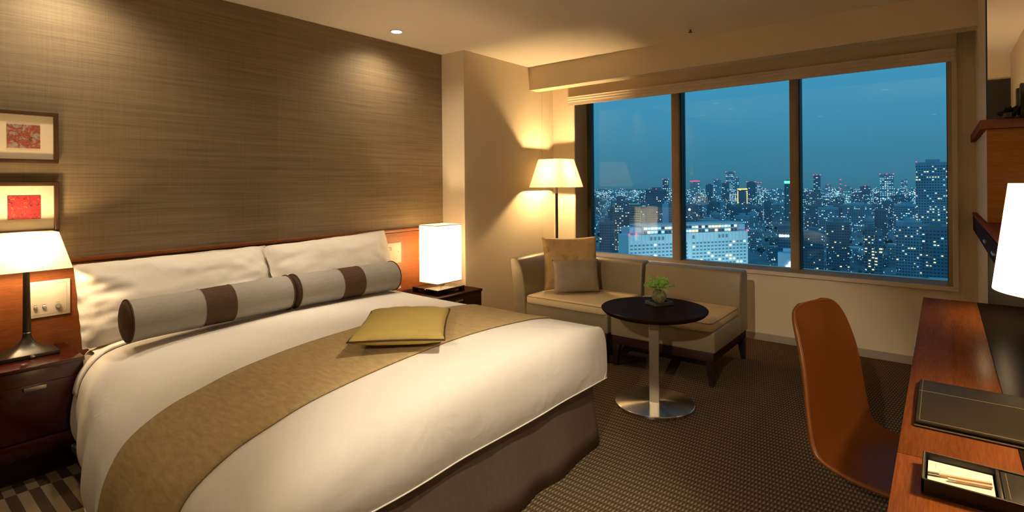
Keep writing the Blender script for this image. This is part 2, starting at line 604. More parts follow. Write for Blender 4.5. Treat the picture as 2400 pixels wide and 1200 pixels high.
# ------------------------------------------------------------------ room shell
YH, XW, XC, YC, XS, ZC = 3.69, 4.987, 3.552, 3.403, 4.553, 2.60
XB = -2.6            # wall behind the camera
YR, YN, XN = -0.181, -0.52, 0.40   # desk side wall, back of the desk niche, near end of the niche
XE = 3.78            # far end of the desk niche
struct('floor', bm_box(XB - .1, XW + .3, -1.0, YH + .1, -0.12, 0.0), 'carpet_loop')
struct('ceiling', bm_box(XB - .1, XW + .4, -1.0, YH + .1, ZC, ZC + .12), 'ceiling_paint')
wh = struct('wall_headboard', bm_box(XB, XC, YH + .004, YH + .12, 0, ZC), 'wall_cream')
xs_ = [XB, -1.959, -0.989, -0.019, 0.951, 1.940, 2.906, XC]
for a, b in zip(xs_, xs_[1:]):
    obj('wallpaper_panel', bm_box(a + .0002, b - .0002, YH, YH + .004, 0, ZC - .004), 'grasscloth', wh, smooth=0)
wc = struct('wall_column', bm_box(XC, XW + .4, YC + .01, YH + .12, 0, ZC), 'wall_cream')
obj('wall_panel', bm_box(XC, 4.768, YC, YC + .01, 0, ZC), 'wall_cream', wc, smooth=0)
obj('wall_panel', bm_box(4.771, XW, YC, YC + .01, 0, ZC), 'wall_cream', wc, smooth=0)
struct('wall_entrance', bm_box(XB - .12, XB, -1.0, YH + .1, 0, ZC), 'wall_cream')
# window wall around the opening
WY0, WY1, WZ0, WZ1 = -0.052, 3.119, 0.575, 2.44
ww = struct('wall_window', bm_join(bm_box(XW, 5.36, -1.0, YC + .01, 0, WZ0), bm_box(XW, 5.36, -1.0, YC + .01, WZ1, ZC),
                                   bm_box(XW, 5.36, WY1, YC + .01, WZ0, WZ1), bm_box(XW, 5.36, -1.0, WY0, WZ0, WZ1)), 'wall_cream')
struct('ceiling_soffit', bm_box(XS, 4.70, YR, YC, 2.36, ZC), 'wall_cream')
struct('baseboard_window', bm_box(4.972, XW, YR, YC, 0, 0.062, 0.003), 'baseboard_grey')
struct('baseboard_column', bm_box(XC, 4.972, YC - .012, YC, 0, 0.062, 0.003), 'baseboard_grey')
struct('baseboard_headboard', bm_box(XB, 0.2, YH - .012, YH, 0, 0.062, 0.003), 'baseboard_grey')
# desk side: short wall beside the window, niche behind the desk, wall by the entrance
wd = struct('wall_desk', bm_join(bm_box(XE, XW, -1.0, YR, 0, 1.02), bm_box(XE, XW, -1.0, YR, 1.145, 1.635), bm_box(XE, XW, -1.0, YR, 1.685, ZC)), 'wall_cream')
struct('wall_niche', bm_box(XN, XE, -1.0, YN, 0, ZC), 'wall_cream')
wn = struct('wall_niche_end', bm_box(XB, XN, -1.0, YR, 0, ZC), 'wall_cream')
obj('dark_panel', bm_box(XN, XN + .02, YN, YR - .01, 0, 2.36), 'brown_black_panel', wn, smooth=0)
# panels on the far end of the niche
obj('leather_panel', bm_box(XE - .016, XE, YN, YR, 0.0, 1.02, 0.003), 'leather_black', wd)
obj('wood_panel', bm_box(XE - .016, XE, YN, YR, 1.145, 1.635, 0.002), 'hutch_wood', wd)

# window: frame, two mullions, three panes
win = struct('window_1', bm_join(bm_box(5.236, 5.31, 3.07, WY1, .607, WZ1),
                                 bm_box(5.20, 5.31, WY0, WY1, WZ1 - .03, WZ1)), 'gasket_black')
struct('trim_1', bm_join(bm_box(4.953, 5.31, WY0 - .03, WY1 + .01, WZ0, .6065, 0.003)), 'trim_paint')
for y0, y1 in ((WY0, .93), (.933, 2.03), (2.033, WY1)):
    obj('metal_sill', bm_box(4.972, 5.236, y0, y1, .6065, .6085), 'sill_metal', win, smooth=0)
obj('metal_jamb', bm_box(5.0, 5.31, WY0, WY0 + .024, .609, WZ1), 'sill_metal', win, smooth=0)
obj('gasket', bm_box(5.23, 5.31, WY0 + .024, WY0 + .028, .609, WZ1), 'gasket_black', win, smooth=0)
struct('trim_2', bm_box(4.945, XW, -.084, WY0, .60, WZ1, 0.003), 'trim_paint')
struct('trim_3', bm_box(4.980, XW, WY1, WY1 + .014, .60, WZ1, 0.002), 'trim_paint')
obj('jamb_lining', bm_box(XW + .002, 5.236, WY1 - .003, WY1, .609, WZ1), 'jamb_brown', win, smooth=0)
for y0, y1 in ((2.022, 2.100), (.971, 1.038)):
    mu = obj('mullion', bm_box(5.15, 5.30, y0, y1, .607, WZ1, 0.004), 'mullion_bronze', win)
    obj('gasket', bm_box(5.19, 5.30, y0 - .007, y0, .607, WZ1), 'gasket_black', win, smooth=0)
for y0, y1 in ((WY0 + .026, .964), (1.038, 2.015), (2.100, 3.07)):
    obj('pane', bm_box(5.243, 5.257, y0, y1, .609, WZ1 - .03), 'window_glass', win, smooth=0)

# raised roller blind with a moulded bottom rail
bl = thing('roller_blind', 'raised beige roller blind with moulded bottom rail above the big window', 'blind', (4.93, 1.55, 2.22))
obj('fabric', bm_box(4.915, 4.923, -.078, 3.165, 2.295, 2.52), 'blind_fabric', bl, smooth=0)
obj('bottom_rail', bm_prism([(4.885, 2.300), (4.895, 2.302), (4.930, 2.302), (4.940, 2.222), (4.935, 2.214), (4.918, 2.214), (4.918, 2.246), (4.905, 2.252), (4.905, 2.268), (4.893, 2.276), (4.893, 2.290)], 'y', -.074, 3.150), 'blind_rail', bl, smooth=20)
obj('roller_tube', bm_tube([(4.90, -.085, 2.535), (4.90, 3.17, 2.535)], 0.028, 14), 'blind_fabric', bl)
ch = bmesh.new()
for y, zb in ((-.113, .545), (-.128, .535)):
    n = 150
    for i in range(n):
        z = zb + (2.5 - zb) * i / (n - 1)
        yy = y if i > 2 else y
        bmesh.ops.create_icosphere(ch, subdivisions=1, radius=0.0032, matrix=Matrix.Translation((4.90 + .006 * math.sin(i * .02), yy + (.006 * (i / n) if y > -.12 else 0), z)))
obj('bead_chain', ch, 'bead_white', bl, kind='stuff')

# ------------------------------------------------------------------ ceiling fittings
def downlight(x, y, label, watts, spot, target=None, blend=0.6, lens='downlight_lens_dim', col=WARM):
    t_ = thing('downlight', label, 'ceiling light', (x, y, ZC - .004))
    obj('trim_ring', bm_lathe([(.040, ZC - .003), (.043, ZC - .006), (.050, ZC - .005), (.052, ZC - .0005)], x, y, 28), 'ceiling_paint', t_)
    obj('lens', bm_lathe([(.001, ZC - .0075), (.037, ZC - .0072), (.038, ZC - .004)], x, y, 24), lens, t_)
    lamp('spot_beam', 'SPOT', (x, y, ZC - .03), watts, col, t_, .03, target or (x, y, 0), spot, blend)


downlight(2.78, 3.40, 'lit recessed downlight in the ceiling close to the wallpapered wall', 20, 150, (2.78, 3.50, 0), 1.0, 'downlight_lens', HALO)
downlight(0.72, 3.40, 'recessed downlight in the ceiling above the framed pictures', 30, 150, (0.72, 3.50, 0), 1.0, col=HALO)
downlight(1.25, 2.75, 'recessed downlight above the bolster beside the creased pillow', 48, 58, (1.25, 3.14, 0.6), .9, col=HALO)
downlight(2.05, 2.72, 'recessed downlight above the bolster beside the clock plate', 52, 58, (2.2, 3.14, 0.6), .9, col=HALO)
downlight(1.75, 0.60, 'recessed downlight in the ceiling between the bed foot and the desk', 135, 52, (1.66, 1.42, 0.50), 1.0, col=HALO)
downlight(-2.1, 0.12, 'recessed downlight in the ceiling just inside the entrance', 280, 30, (3.0, 1.35, 0.2), .5, col=HALO)
downlight(-1.0, 1.8, 'added fill light on the ceiling brightening the entrance area behind the camera', 38, 120, None, .8)  # extra fill, added to lift the dark area behind the camera
sp_ = thing('sprinkler', 'small dark sprinkler head on the ceiling near the window', 'sprinkler', (4.257, 1.57, ZC))
obj('escutcheon', bm_lathe([(.022, ZC - .006), (.026, ZC - .0005)], 4.257, 1.57, 18), 'ceiling_paint', sp_)
obj('head', bm_lathe([(.004, ZC - .030), (.016, ZC - .028), (.016, ZC - .025), (.006, ZC - .022), (.008, ZC - .006)], 4.257, 1.57, 14), 'frame_wood', sp_)

# ------------------------------------------------------------------ headboard and pictures
hb = thing('headboard', 'long reddish wood headboard panel with a cap rail along the wallpapered wall', 'headboard', (1.6, 3.67, 0))
obj('panel', bm_box(-0.4, XC - .004, 3.662, YH - .001, 0.05, .962, 0.002), 'headboard_wood', hb)
obj('cap_rail', bm_box(-0.4, XC - .004, 3.650, YH - .001, .968, .990, 0.003), 'headboard_wood', hb)
obj('groove_strip', bm_box(-0.4, XC - .006, 3.672, YH - .001, .960, .970), 'gasket_black', hb, smooth=0)

for z0, label, pr, nm in ((1.498, 'upper framed print in muted red and grey with a cream mount', 'print_pale', 1), (1.133, 'lower framed print in bright red with a cream mount above the bedside lamp', 'print_red', 2)):
    z1 = z0 + .268
    x0, x1 = .447, .722
    p = thing('framed_picture', label, 'picture', ((x0 + x1) / 2, YH - .02, z0))
    w = .021
    obj('frame', bm_join(bm_box(x0, x1, YH - .028, YH - .001, z0, z0 + w, .004), bm_box(x0, x1, YH - .028, YH - .001, z1 - w, z1, .004),
                         bm_box(x0, x0 + w, YH - .028, YH - .001, z0 + w * .6, z1 - w * .6, .004), bm_box(x1 - w, x1, YH - .028, YH - .001, z0 + w * .6, z1 - w * .6, .004)), 'frame_wood', p)
    obj('mount', bm_box(x0 + .015, x1 - .015, YH - .014, YH - .008, z0 + .015, z1 - .015), 'mat_board', p, smooth=0)
    zi = z0 + .076
    obj('print', bm_box(.520, .648, YH - .0165, YH - .0140, zi, zi + .121), pr, p, smooth=0)

# control plates in the headboard
cp = thing('control_panel', 'square cream switch plate with three knobs set in the headboard behind the black lamp', 'switch plate', (.668, 3.655, .70))
obj('plate', bm_box(.573, .762, 3.655, 3.6615, .698, .884, .001), 'plate_cream', cp)
obj('outline', bm_join(bm_box(.587, .748, 3.6544, 3.656, .868, .8692), bm_box(.587, .748, 3.6544, 3.656, .712, .7132), bm_box(.587, .5882, 3.6544, 3.656, .712, .869), bm_box(.7468, .748, 3.6544, 3.656, .712, .869)), 'plate_line', cp, smooth=0)
for x in (.620, .655):
    b = bm_lathe([(.008, 0), (.008, .006), (.006, .008)], 0, 0, 16)
    b.transform(Matrix.Translation((x, 3.655, .750)) @ Matrix.Rotation(PI / 2, 4, 'X'))
    obj('button', b, 'chrome', cp)
    obj('mark', bm_box(x - .006, x + .006, 3.6544, 3.656, .762, .7645), 'plate_line', cp, smooth=0)
b = bm_lathe([(.013, 0), (.012, .010), (.010, .012)], 0, 0, 20)
b.transform(Matrix.Translation((.711, 3.655, .747)) @ Matrix.Rotation(PI / 2, 4, 'X'))
obj('dial', b, 'chrome', cp)
obj('mark', bm_box(.704, .718, 3.6544, 3.656, .765, .7675), 'plate_line', cp, smooth=0)
cp = thing('clock_panel', 'cream control plate with a small olive display beside the white lantern lamp', 'control plate', (2.92, 3.655, .70))
obj('plate', bm_box(2.825, 3.018, 3.655, 3.6615, .703, .876, .001), 'plate_cream', cp)
obj('display', bm_box(2.852, 2.916, 3.6535, 3.656, .815, .846), 'lcd_olive', cp, smooth=0)
obj('digits', bm_join(*[bm_box(2.858 + .015 * i, 2.866 + .015 * i, 3.6528, 3.654, .822, .840) for i in (0, 1, 2)]), 'plate_line', cp, smooth=0)
for x, z in ((2.868, .790), (2.885, .790), (2.902, .790), (2.990, .800), (2.938, .742), (2.965, .742)):
    obj('button', bm_box(x - .005, x + .005, 3.652, 3.656, z - .006, z + .006, .001), 'mat_board', cp)
b = bm_lathe([(.013, 0), (.012, .012), (.010, .013)], 0, 0, 18)
b.transform(Matrix.Translation((2.872, 3.655, .742)) @ Matrix.Rotation(PI / 2, 4, 'X'))
obj('dial', b, 'knob_grey', cp)
for x in (2.868, 2.902, 2.938, 2.965):
    obj('mark', bm_box(x - .004, x + .004, 3.6544, 3.656, .775 if x < 2.91 else .756, .777 if x < 2.91 else .758), 'plate_line', cp, smooth=0)

# ------------------------------------------------------------------ nightstands
ns = thing('nightstand', 'glossy dark red nightstand with a drawer carrying the black table lamp', 'nightstand', (.47, 3.46, 0))
obj('body', bm_box(.20, .735, 3.290, 3.661, .13, .527, .002), 'red_lacquer', ns)
obj('top', bm_box(.198, .737, 3.278, 3.661, .527, .547, .002), 'red_lacquer', ns)
dr = obj('drawer', bm_box(.225, .712, 3.281, 3.292, .215, .462, .0015), 'red_lacquer', ns)
obj('handle', bm_box(.511, .591, 3.262, 3.281, .438, .456, .002), 'brushed_nickel', dr)
obj('lower_rail', bm_box(.205, .730, 3.283, 3.292, .145, .205, .001), 'red_lacquer', ns)
obj('plinth', bm_box(.24, .70, 3.36, 3.661, 0, .13), 'dark_red_wood', ns)
ns = thing('nightstand', 'brown nightstand beside the column carrying the white lantern lamp', 'nightstand', (3.25, 3.4, 0))
obj('top', bm_box(2.93, 3.522, 3.168, 3.661, .433, .455, .002), 'dark_red_wood', ns)
obj('body', bm_box(2.935, 3.517, 3.178, 3.661, .12, .433, .002), 'dark_red_wood', ns)
dr = obj('drawer', bm_box(2.955, 3.497, 3.170, 3.180, .20, .425, .0015), 'dark_red_wood', ns)
obj('handle', bm_box(3.18, 3.26, 3.152, 3.170, .39, .405, .002), 'brushed_nickel', dr)
obj('plinth', bm_box(2.97, 3.48, 3.25, 3.661, 0, .12), 'dark_red_wood', ns)

# ------------------------------------------------------------------ table lamps
LX, LY, LZ = .562, 3.505, .547
tl = thing('table_lamp', 'black table lamp with flared foot and glowing tapered shade on the red nightstand', 'lamp', (LX, LY, LZ))
obj('foot_plate', bm_box(LX - .112, LX + .112, LY - .078, LY + .078, LZ, LZ + .020, .003), 'bronze_lamp', tl)
secs = []
for k in range(15):
    u = k / 14
    e_ = (1 - u) ** 2.6
    hx, hy = .016 + (.108 - .016) * e_, .016 + (.074 - .016) * e_
    n_ = 32
    pw = 2 + 6 * e_
    ring = []
    for i in range(n_):
        a = 2 * PI * i / n_
        c, s = math.cos(a), math.sin(a)
        q = (abs(c) ** pw + abs(s) ** pw) ** (-1 / pw)
        ring.append((LX + hx * c * q, LY + hy * s * q, LZ + .020 + .095 * u))
    secs.append(ring)
obj('flared_base', bm_loft(secs), 'bronze_lamp', tl)
obj('collar', bm_lathe([(.0175, LZ + .113), (.0175, LZ + .118)], LX, LY, 20), 'chrome', tl)
obj('stem', bm_lathe([(.0165, LZ + .116), (.0125, LZ + .45)], LX, LY, 20), 'bronze_lamp', tl)
b = bm_lathe([(.010, 0), (.009, .008), (.004, .010)], 0, 0, 18)
b.transform(Matrix.Translation((LX + .006, LY - .078, LZ + .011)) @ Matrix.Rotation(PI / 2, 4, 'X'))
obj('switch', b, 'chrome', tl)
S0, S1 = .970, 1.150
a, b = bm_rect_frustum(LX, LY, S0, .158, .108, S1, .112, .072)
obj('lamp_shade', bm_loft([a, b], cap=False), 'shade_bedside', tl, smooth=0)
obj('bulb', bm_lathe([(.005, S0 + .04), (.028, S0 + .06), (.030, S0 + .09), (.012, S0 + .125)], LX, LY, 16), 'bulb_glass', tl)
lamp('bulb_light', 'POINT', (LX, LY, S0 + .100), 31, LAMP, tl, .035)

lx0, lx1, ly0, ly1 = 3.062, 3.345, 3.250, 3.470
lc = ((lx0 + lx1) / 2, (ly0 + ly1) / 2)
ln = thing('lantern_lamp', 'tall box-shaped glowing white lamp on a low black stand', 'lamp', (lc[0], lc[1], .455))
obj('stand_top', bm_box(3.045, 3.365, 3.232, 3.545, .484, .502, .002), 'black_gloss', ln)
for x in (3.047, 3.328):
    for y in (3.234, 3.508):
        obj('stand_foot', bm_box(x, x + .035, y, y + .035, .455, .484), 'black_gloss', ln, smooth=0)
obj('post', bm_lathe([(.005, .502), (.005, .60)], lc[0], lc[1], 12), 'chrome', ln)
b = bm_lathe([(.006, 0), (.006, .006), (.003, .008)], 0, 0, 14)
b.transform(Matrix.Translation((3.044, 3.38, .493)) @ Matrix.Rotation(-PI / 2, 4, 'Y'))
obj('switch', b, 'chrome', ln)
a, b = bm_rect_frustum(lc[0], lc[1], .545, (lx1 - lx0) / 2, (ly1 - ly0) / 2, 1.030, (lx1 - lx0) / 2, (ly1 - ly0) / 2)
obj('lamp_shade', bm_loft([a, b], cap=False), 'shade_lantern', ln, smooth=0)
for z in (.545, 1.025):
    obj('shade_rim', bm_join(bm_box(lx0 - .001, lx1 + .001, ly0 - .001, ly0 + .003, z, z + .006), bm_box(lx0 - .001, lx0 + .003, ly0, ly1, z, z + .006),
                             bm_box(lx1 - .003, lx1 + .001, ly0, ly1, z, z + .006), bm_box(lx0, lx1, ly1 - .003, ly1 + .001, z, z + .006)), 'shade_trim', ln, smooth=0)
lamp('bulb_light', 'POINT', (lc[0], lc[1], .80), 20, LAMP, ln, .04)

# ------------------------------------------------------------------ bed
# cross sections of the bedding from the hem by the nightstand, over the top, to the far hem
P_HEAD = [(.705, .120), (.682, .200), (.680, .290), (.695, .390), (.720, .470), (.780, .545), (.870, .580), (1.05, .592), (1.35, .602), (1.70, .608), (2.05, .610), (2.30, .608), (2.46, .606), (2.55, .588), (2.590, .53), (2.585, .43), (2.56, .34)]
P_MID = [(.575, .110), (.560, .190), (.565, .280), (.586, .365), (.640, .455), (.755, .525), (.880, .565), (1.05, .606), (1.35, .640), (1.70, .655), (2.05, .650), (2.30, .635), (2.42, .620), (2.49, .600), (2.528, .54), (2.525, .43), (2.51, .34)]
P_FOOT = P_MID[:10] + [(2.05, .650), (2.32, .636), (2.46, .618), (2.525, .604), (2.535, .55), (2.53, .43), (2.51, .34)]
FOOT = [(1.74, 1.0), (1.65, .995), (1.57, .98), (1.51, .95), (1.465, .89), (1.432, .80), (1.410, .68), (1.398, .54), (1.393, .40), (1.394, .26), (1.402, .12), (1.412, 0.0)]


def smooth01(t_):
    t_ = max(0.0, min(1.0, t_))
    return t_ * t_ * (3 - 2 * t_)


def interp_prof(prof, u):
    """Catmull-Rom along the section, u in 0..1"""
    n_ = len(prof) - 1
    s = u * n_
    i = min(int(s), n_ - 1)
    f_ = s - i
    p0, p1, p2, p3 = (Vector((*prof[max(0, min(n_, k))], 0)) for k in (i - 1, i, i + 1, i + 2))
    return 0.5 * (2 * p1 + (p2 - p0) * f_ + (2 * p0 - 5 * p1 + 4 * p2 - p3) * f_ ** 2 + (3 * p1 - p0 - 3 * p2 + p3) * f_ ** 3)


def bed_point(u, v):
    """u 0..1 hem to hem across the bed; v is the y position, or below 1.74 the (y, drop) pair of the foot"""
    y, k = v
    b = smooth01((3.30 - y) / 0.95)
    a = interp_prof(P_HEAD, u).lerp(interp_prof(P_MID, u), b)
    c_ = smooth01((1.95 - y) / 0.4)
    if c_ > 0:
        a = a.lerp(interp_prof(P_FOOT, u), c_)
    x, z = a.x, a.y
    wv = noise.noise(Vector((x * 2.3, y * 2.3, 1.7)))
    if k < 1.0:
        hem = .335
        if z > hem:
            z = hem + (z - hem) * k
        tight = smooth01((x - 2.05) / 0.45)
        y = y + (1.398 + (y - 1.398) * .16 - y) * tight
        y += .012 * smooth01((1 - k) * 4) * (1 - tight) * noise.noise(Vector((x * 3.1, z * 3, 4.2)))
    side = smooth01((.85 - x) / .25)
    fold = math.sin(y * 17 + 2.2 * noise.noise(Vector((y * 2, z * 2, 0)))) * .014 * side * smooth01((.50 - z) / .4)
    x -= fold
    z += .006 * wv * (1 - side)
    return Vector((x, y, z))


def bed_sheet(us, vs_, lift=0.0):
    pts = []
    for v in vs_:
        pts.append([bed_point(u, v) for u in us])
    if lift:
        q = []
        for i, rowp in enumerate(pts):
            rq = []
            for j, p in enumerate(rowp):
                du = rowp[min(j + 1, len(rowp) - 1)] - rowp[max(j - 1, 0)]
                dv = pts[min(i + 1, len(pts) - 1)][j] - pts[max(i - 1, 0)][j]
                nrm = dv.cross(du)
                nrm = nrm.normalized() if nrm.length > 1e-9 else Vector((0, 0, 1))
                if nrm.z < -.3:
                    nrm = -nrm
                rq.append(p + nrm * lift)
            q.append(rq)
        pts = q
    return bm_loft(pts, cap=False, closed=False)


NU = 88
us = [i / NU for i in range(NU + 1)]
vs_top = [(3.268 - i * (3.268 - 1.74) / 52, 1.0) for i in range(53)]
fs = []
for (y0, k0), (y1, k1) in zip(FOOT, FOOT[1:]):
    fs += [(y0, k0), ((y0 + y1) / 2, (k0 + k1) / 2)]
fs.append(FOOT[-1])

bed = thing('bed', 'wide bed with white mattress on a brown skirted base against the headboard', 'bed', (1.62, 2.5, 0))
obj('base', bm_box(.78, 2.42, 1.50, 3.64, .05, .29, .02), 'skirt_cloth', bed)
obj('mattress', bm_box(.80, 2.47, 1.49, 3.645, .295, .505, .06, 4), 'bed_linen', bed)


def skirt_pts(path, amp):
    out = []
    for i, (x, y, nx, ny, s) in enumerate(path):
        wv = math.sin(s * 13 + 1.5 * math.sin(s * 5)) * amp + .008 * noise.noise(Vector((s * 5, .3, 0)))
        out.append((x, y, nx, ny, wv))
    return out


path = []
s = 0
for i in range(60):
    x = .62 + (2.455 - .62) * i / 59
    path.append((x, 1.452, 0, -1, s)); s += .031
path.append((2.462, 1.455, .7, -.7, s))
for i in range(60):
    y = 1.46 + (3.6 - 1.46) * i / 59
    path.append((2.465, y, 1, 0, s)); s += .036
secs = []
for z, fl in ((.375, 0.0), (.28, .012), (.18, .026), (.09, .040), (.006, .054)):
    secs.append([(x + nx * (fl + wv * (1 - z / .38)), y + ny * (fl + wv * (1 - z / .38)), z) for x, y, nx, ny, wv in skirt_pts(path, .010)])
sk = obj('skirt', bm_loft(secs, cap=False, closed=False), 'skirt_cloth', bed, smooth=60)
solidify(sk, .004, 0)

dv = obj('duvet', bed_sheet(us, vs_top + fs[1:]), 'bed_linen', smooth=80)
tag(dv, 'white duvet spread over the bed and hanging down beside the red nightstand', 'duvet')
st = obj('bed_sheet', bed_sheet(us[16:-8], [(3.27, 1.0), (3.25, 1.0), (3.225, 1.0), (3.205, 1.0)], .006), 'pillow_linen', smooth=80)
tag(st, 'folded edge of white sheet across the bed under the bolsters', 'sheet')
solidify(st, .006, 0)
hp = [bed_point(u, FOOT[-1]) for u in us] + [bed_point(1.0, (y_, 1.0)) for y_ in (1.8, 2.0, 2.2, 2.4, 2.6, 2.8, 3.0, 3.2)]
obj('hem', bm_tube(hp, .0035, 8), 'bed_linen', dv)
hp = [bed_point(0.0, v_) for v_ in vs_top]
obj('hem', bm_tube(hp, .0035, 8), 'bed_linen', dv)
ru = obj('bed_runner', bed_sheet(us[2:-2], [(2.285 - i * (2.285 - 1.745) / 22, 1.0) for i in range(23)], .0065), 'runner_cloth', smooth=80)
tag(ru, 'wide khaki bed runner laid across the white duvet', 'bed runner')
solidify(ru, .006, 0)


# ------------------------------------------------------------------ pillows and cushions
def cushion_bm(w, h, th, n=28, flange=0.0, pinch=0.05, wrinkle=0.0, seed=0.0, power=0.42):
    """a stuffed cushion in local x (width), z (height), y (thickness, front is -y)"""
    bm = bmesh.new()
    fr_, bk = [], []

    def prof(a):
        a = abs(a)
        lim = 1 - flange
        if a >= lim:
            return 0.0
        return max(0.0, 1 - (a / lim) ** 2.6) ** power
    for j in range(n + 1):
        fr_.append([]); bk.append([])
        v = -1 + 2 * j / n
        for i in range(n + 1):
            u = -1 + 2 * i / n
            x = w / 2 * u * (1 - pinch * (1 - v * v) * abs(u) ** 3)
            z = h / 2 * v * (1 - pinch * (1 - u * u) * abs(v) ** 3)
            d = th / 2 * prof(u) * prof(v) + .0015
            edge = max(abs(u), abs(v))
            wr = wrinkle * (noise.noise(Vector((u * 3 + seed, v * 3, seed))) + .6 * noise.noise(Vector((u * 9 + seed, v * 5, seed * 2)))) * (0.35 + edge)
            border = i in (0, n) or j in (0, n)
            wob = wrinkle * .6 * noise.noise(Vector((u * 4, v * 4, seed + 9))) * smooth01((edge - .75) / .25)
            f_ = bm.verts.new((x, -d - wr + wob if not border else wob - wr, z))
            fr_[-1].append(f_)
            q_ = 1 - min(1.0, prof(u) * prof(v) * 2.5)
            bk[-1].append(f_ if border else bm.verts.new((x, d + wob - wr * q_, z)))
    for j in range(n):
        for i in range(n):
            bm.faces.new((fr_[j][i], fr_[j][i + 1], fr_[j + 1][i + 1], fr_[j + 1][i]))
            q = (bk[j][i], bk[j + 1][i], bk[j + 1][i + 1], bk[j][i + 1])
            if len(set(q)) >= 3 and not all(a is b for a, b in zip(q, (fr_[j][i], fr_[j + 1][i], fr_[j + 1][i + 1], fr_[j][i + 1]))):
                bm.faces.new(q)
    bmesh.ops.recalc_face_normals(bm, faces=bm.faces)
    return bm


def outline(w, h, pinch=0.05, n=20, inset=1.0):
    pts = []
    for s_ in range(4):
        for k in range(n):
            q = -1 + 2 * k / n
            u, v = ((q, -1), (1, q), (-q, 1), (-1, -q))[s_]
            x = w / 2 * u * (1 - pinch * (1 - v * v) * abs(u) ** 3)
            z = h / 2 * v * (1 - pinch * (1 - u * u) * abs(v) ** 3)
            pts.append((x * inset, 0, z * inset))
    return pts


def lean(loc, tilt, rotz=0.0, rolly=0.0):
    return Matrix.Translation(loc) @ Matrix.Rotation(rotz, 4, 'Z') @ Matrix.Rotation(tilt, 4, 'X') @ Matrix.Rotation(rolly, 4, 'Y')


def put(o, m):
    o.matrix_world = m
    return o


# large pillows against the headboard, each with a flat flange
pl = obj('pillow', cushion_bm(1.04, .445, .22, 48, .05, .0, .015, 1.3, .42), 'pillow_linen', smooth=80)
tag(pl, 'large white pillow with creased edge leaning on the headboard next to the red nightstand', 'pillow')
put(pl, lean((1.282, 3.515, .756), math.radians(-20), math.radians(.5), math.radians(-.4)))
pl = obj('pillow', cushion_bm(1.02, .49, .22, 48, .05, .01, .011, 5.1, .42), 'pillow_linen', smooth=80)
tag(pl, 'large white pillow leaning on the headboard next to the cream clock plate', 'pillow')
put(pl, lean((2.275, 3.462, .757), math.radians(-22), math.radians(1.0), math.radians(-2.0)))
pl = obj('pillow', cushion_bm(.86, .22, .026, 30, .05, .02, .003, 7.7), 'pillow_linen', smooth=80)
tag(pl, 'flat white pillow lying under the large creased pillow', 'pillow')
put(pl, lean((1.225, 3.480, .524), math.radians(-90), math.radians(2)))


def bolster(x0, x1, y, z, bands, label, slope=0.0):
    """bands: x positions of the brown band"""
    t_ = thing('bolster_cushion', label, 'bolster', ((x0 + x1) / 2, y, z - .1))
    R = .104

    def ring(x, r, n_=40):
        return [(x, y + slope * (x - x0) + r * math.cos(2 * PI * i / n_), z + r * math.sin(2 * PI * i / n_) * .97) for i in range(n_)]

    def tube(a, b_, n_=8):
        return bm_loft([ring(a + (b_ - a) * i / n_, R + .0025 * noise.noise(Vector((a + i * .4, 0, 0)))) for i in range(n_ + 1)], cap=False)
    obj('grey_panel', tube(x0 + .006, bands[0]), 'bolster_grey', t_, smooth=60)
    obj('brown_band', tube(bands[0], bands[1], 4), 'bolster_brown', t_, smooth=60)
    obj('grey_panel', tube(bands[1], x1 - .006), 'bolster_grey', t_, smooth=60)
    for xe, sg in ((x0 + .006, -1), (x1 - .006, 1)):
        obj('end_cap', bm_loft([ring(xe, R), ring(xe + sg * .008, R * .96), ring(xe + sg * .016, R * .75), ring(xe + sg * .019, R * .35), ring(xe + sg * .019, R * .02)]), 'bolster_brown', t_, smooth=60)
        obj('piping', bm_tube(ring(xe, R + .002, 40), .0042, 6, closed=True), 'bolster_brown', t_)
    for xb in bands:
        obj('seam_piping', bm_tube(ring(xb, R + .0006, 40), .0022, 6, closed=True), 'bolster_grey', t_)


bolster(.852, 1.700, 3.085, .720, (1.186, 1.352), 'grey bolster with a brown band lying next to the creased pillow', .06)
bolster(1.728, 2.462, 3.125, .722, (2.020, 2.180), 'grey bolster with a brown band lying next to the cream clock plate', -.06)

# green cushion lying on the runner
gc = thing('scatter_cushion', 'olive green cushion with dark piping lying flat on the bed runner', 'cushion', (1.655, 1.985, .683))
m = Matrix.Translation((0, 0, .030)) @ Matrix.Rotation(math.radians(43), 4, 'Z') @ Matrix.Rotation(math.radians(-90), 4, 'X')
b = cushion_bm(.56, .405, .085, 28, 0, .05, .004, 2.2, .38)
b.transform(m)
obj('cover', b, 'cushion_green', gc, world=False, smooth=80)
b = bm_tube([m @ Vector(p) for p in outline(.56, .405, .05)], .0042, 6, closed=True)
obj('piping', b, 'cushion_piping', gc, world=False)

# ------------------------------------------------------------------ sofa of two modules
SX0, SX1 = 3.62, 4.40


def leg(x, y, sx, sy, parent):
    top = [(x - .028, y - .028, .17), (x + .028, y - .028, .17), (x + .028, y + .028, .17), (x - .028, y + .028, .17)]
    cx, cy = x + sx * .012, y + sy * .012
    bot = [(cx - .015, cy - .015, 0), (cx + .015, cy - .015, 0), (cx + .015, cy + .015, 0), (cx - .015, cy + .015, 0)]
    obj('leg', bm_loft([bot, top]), 'espresso_leg', parent, smooth=0)


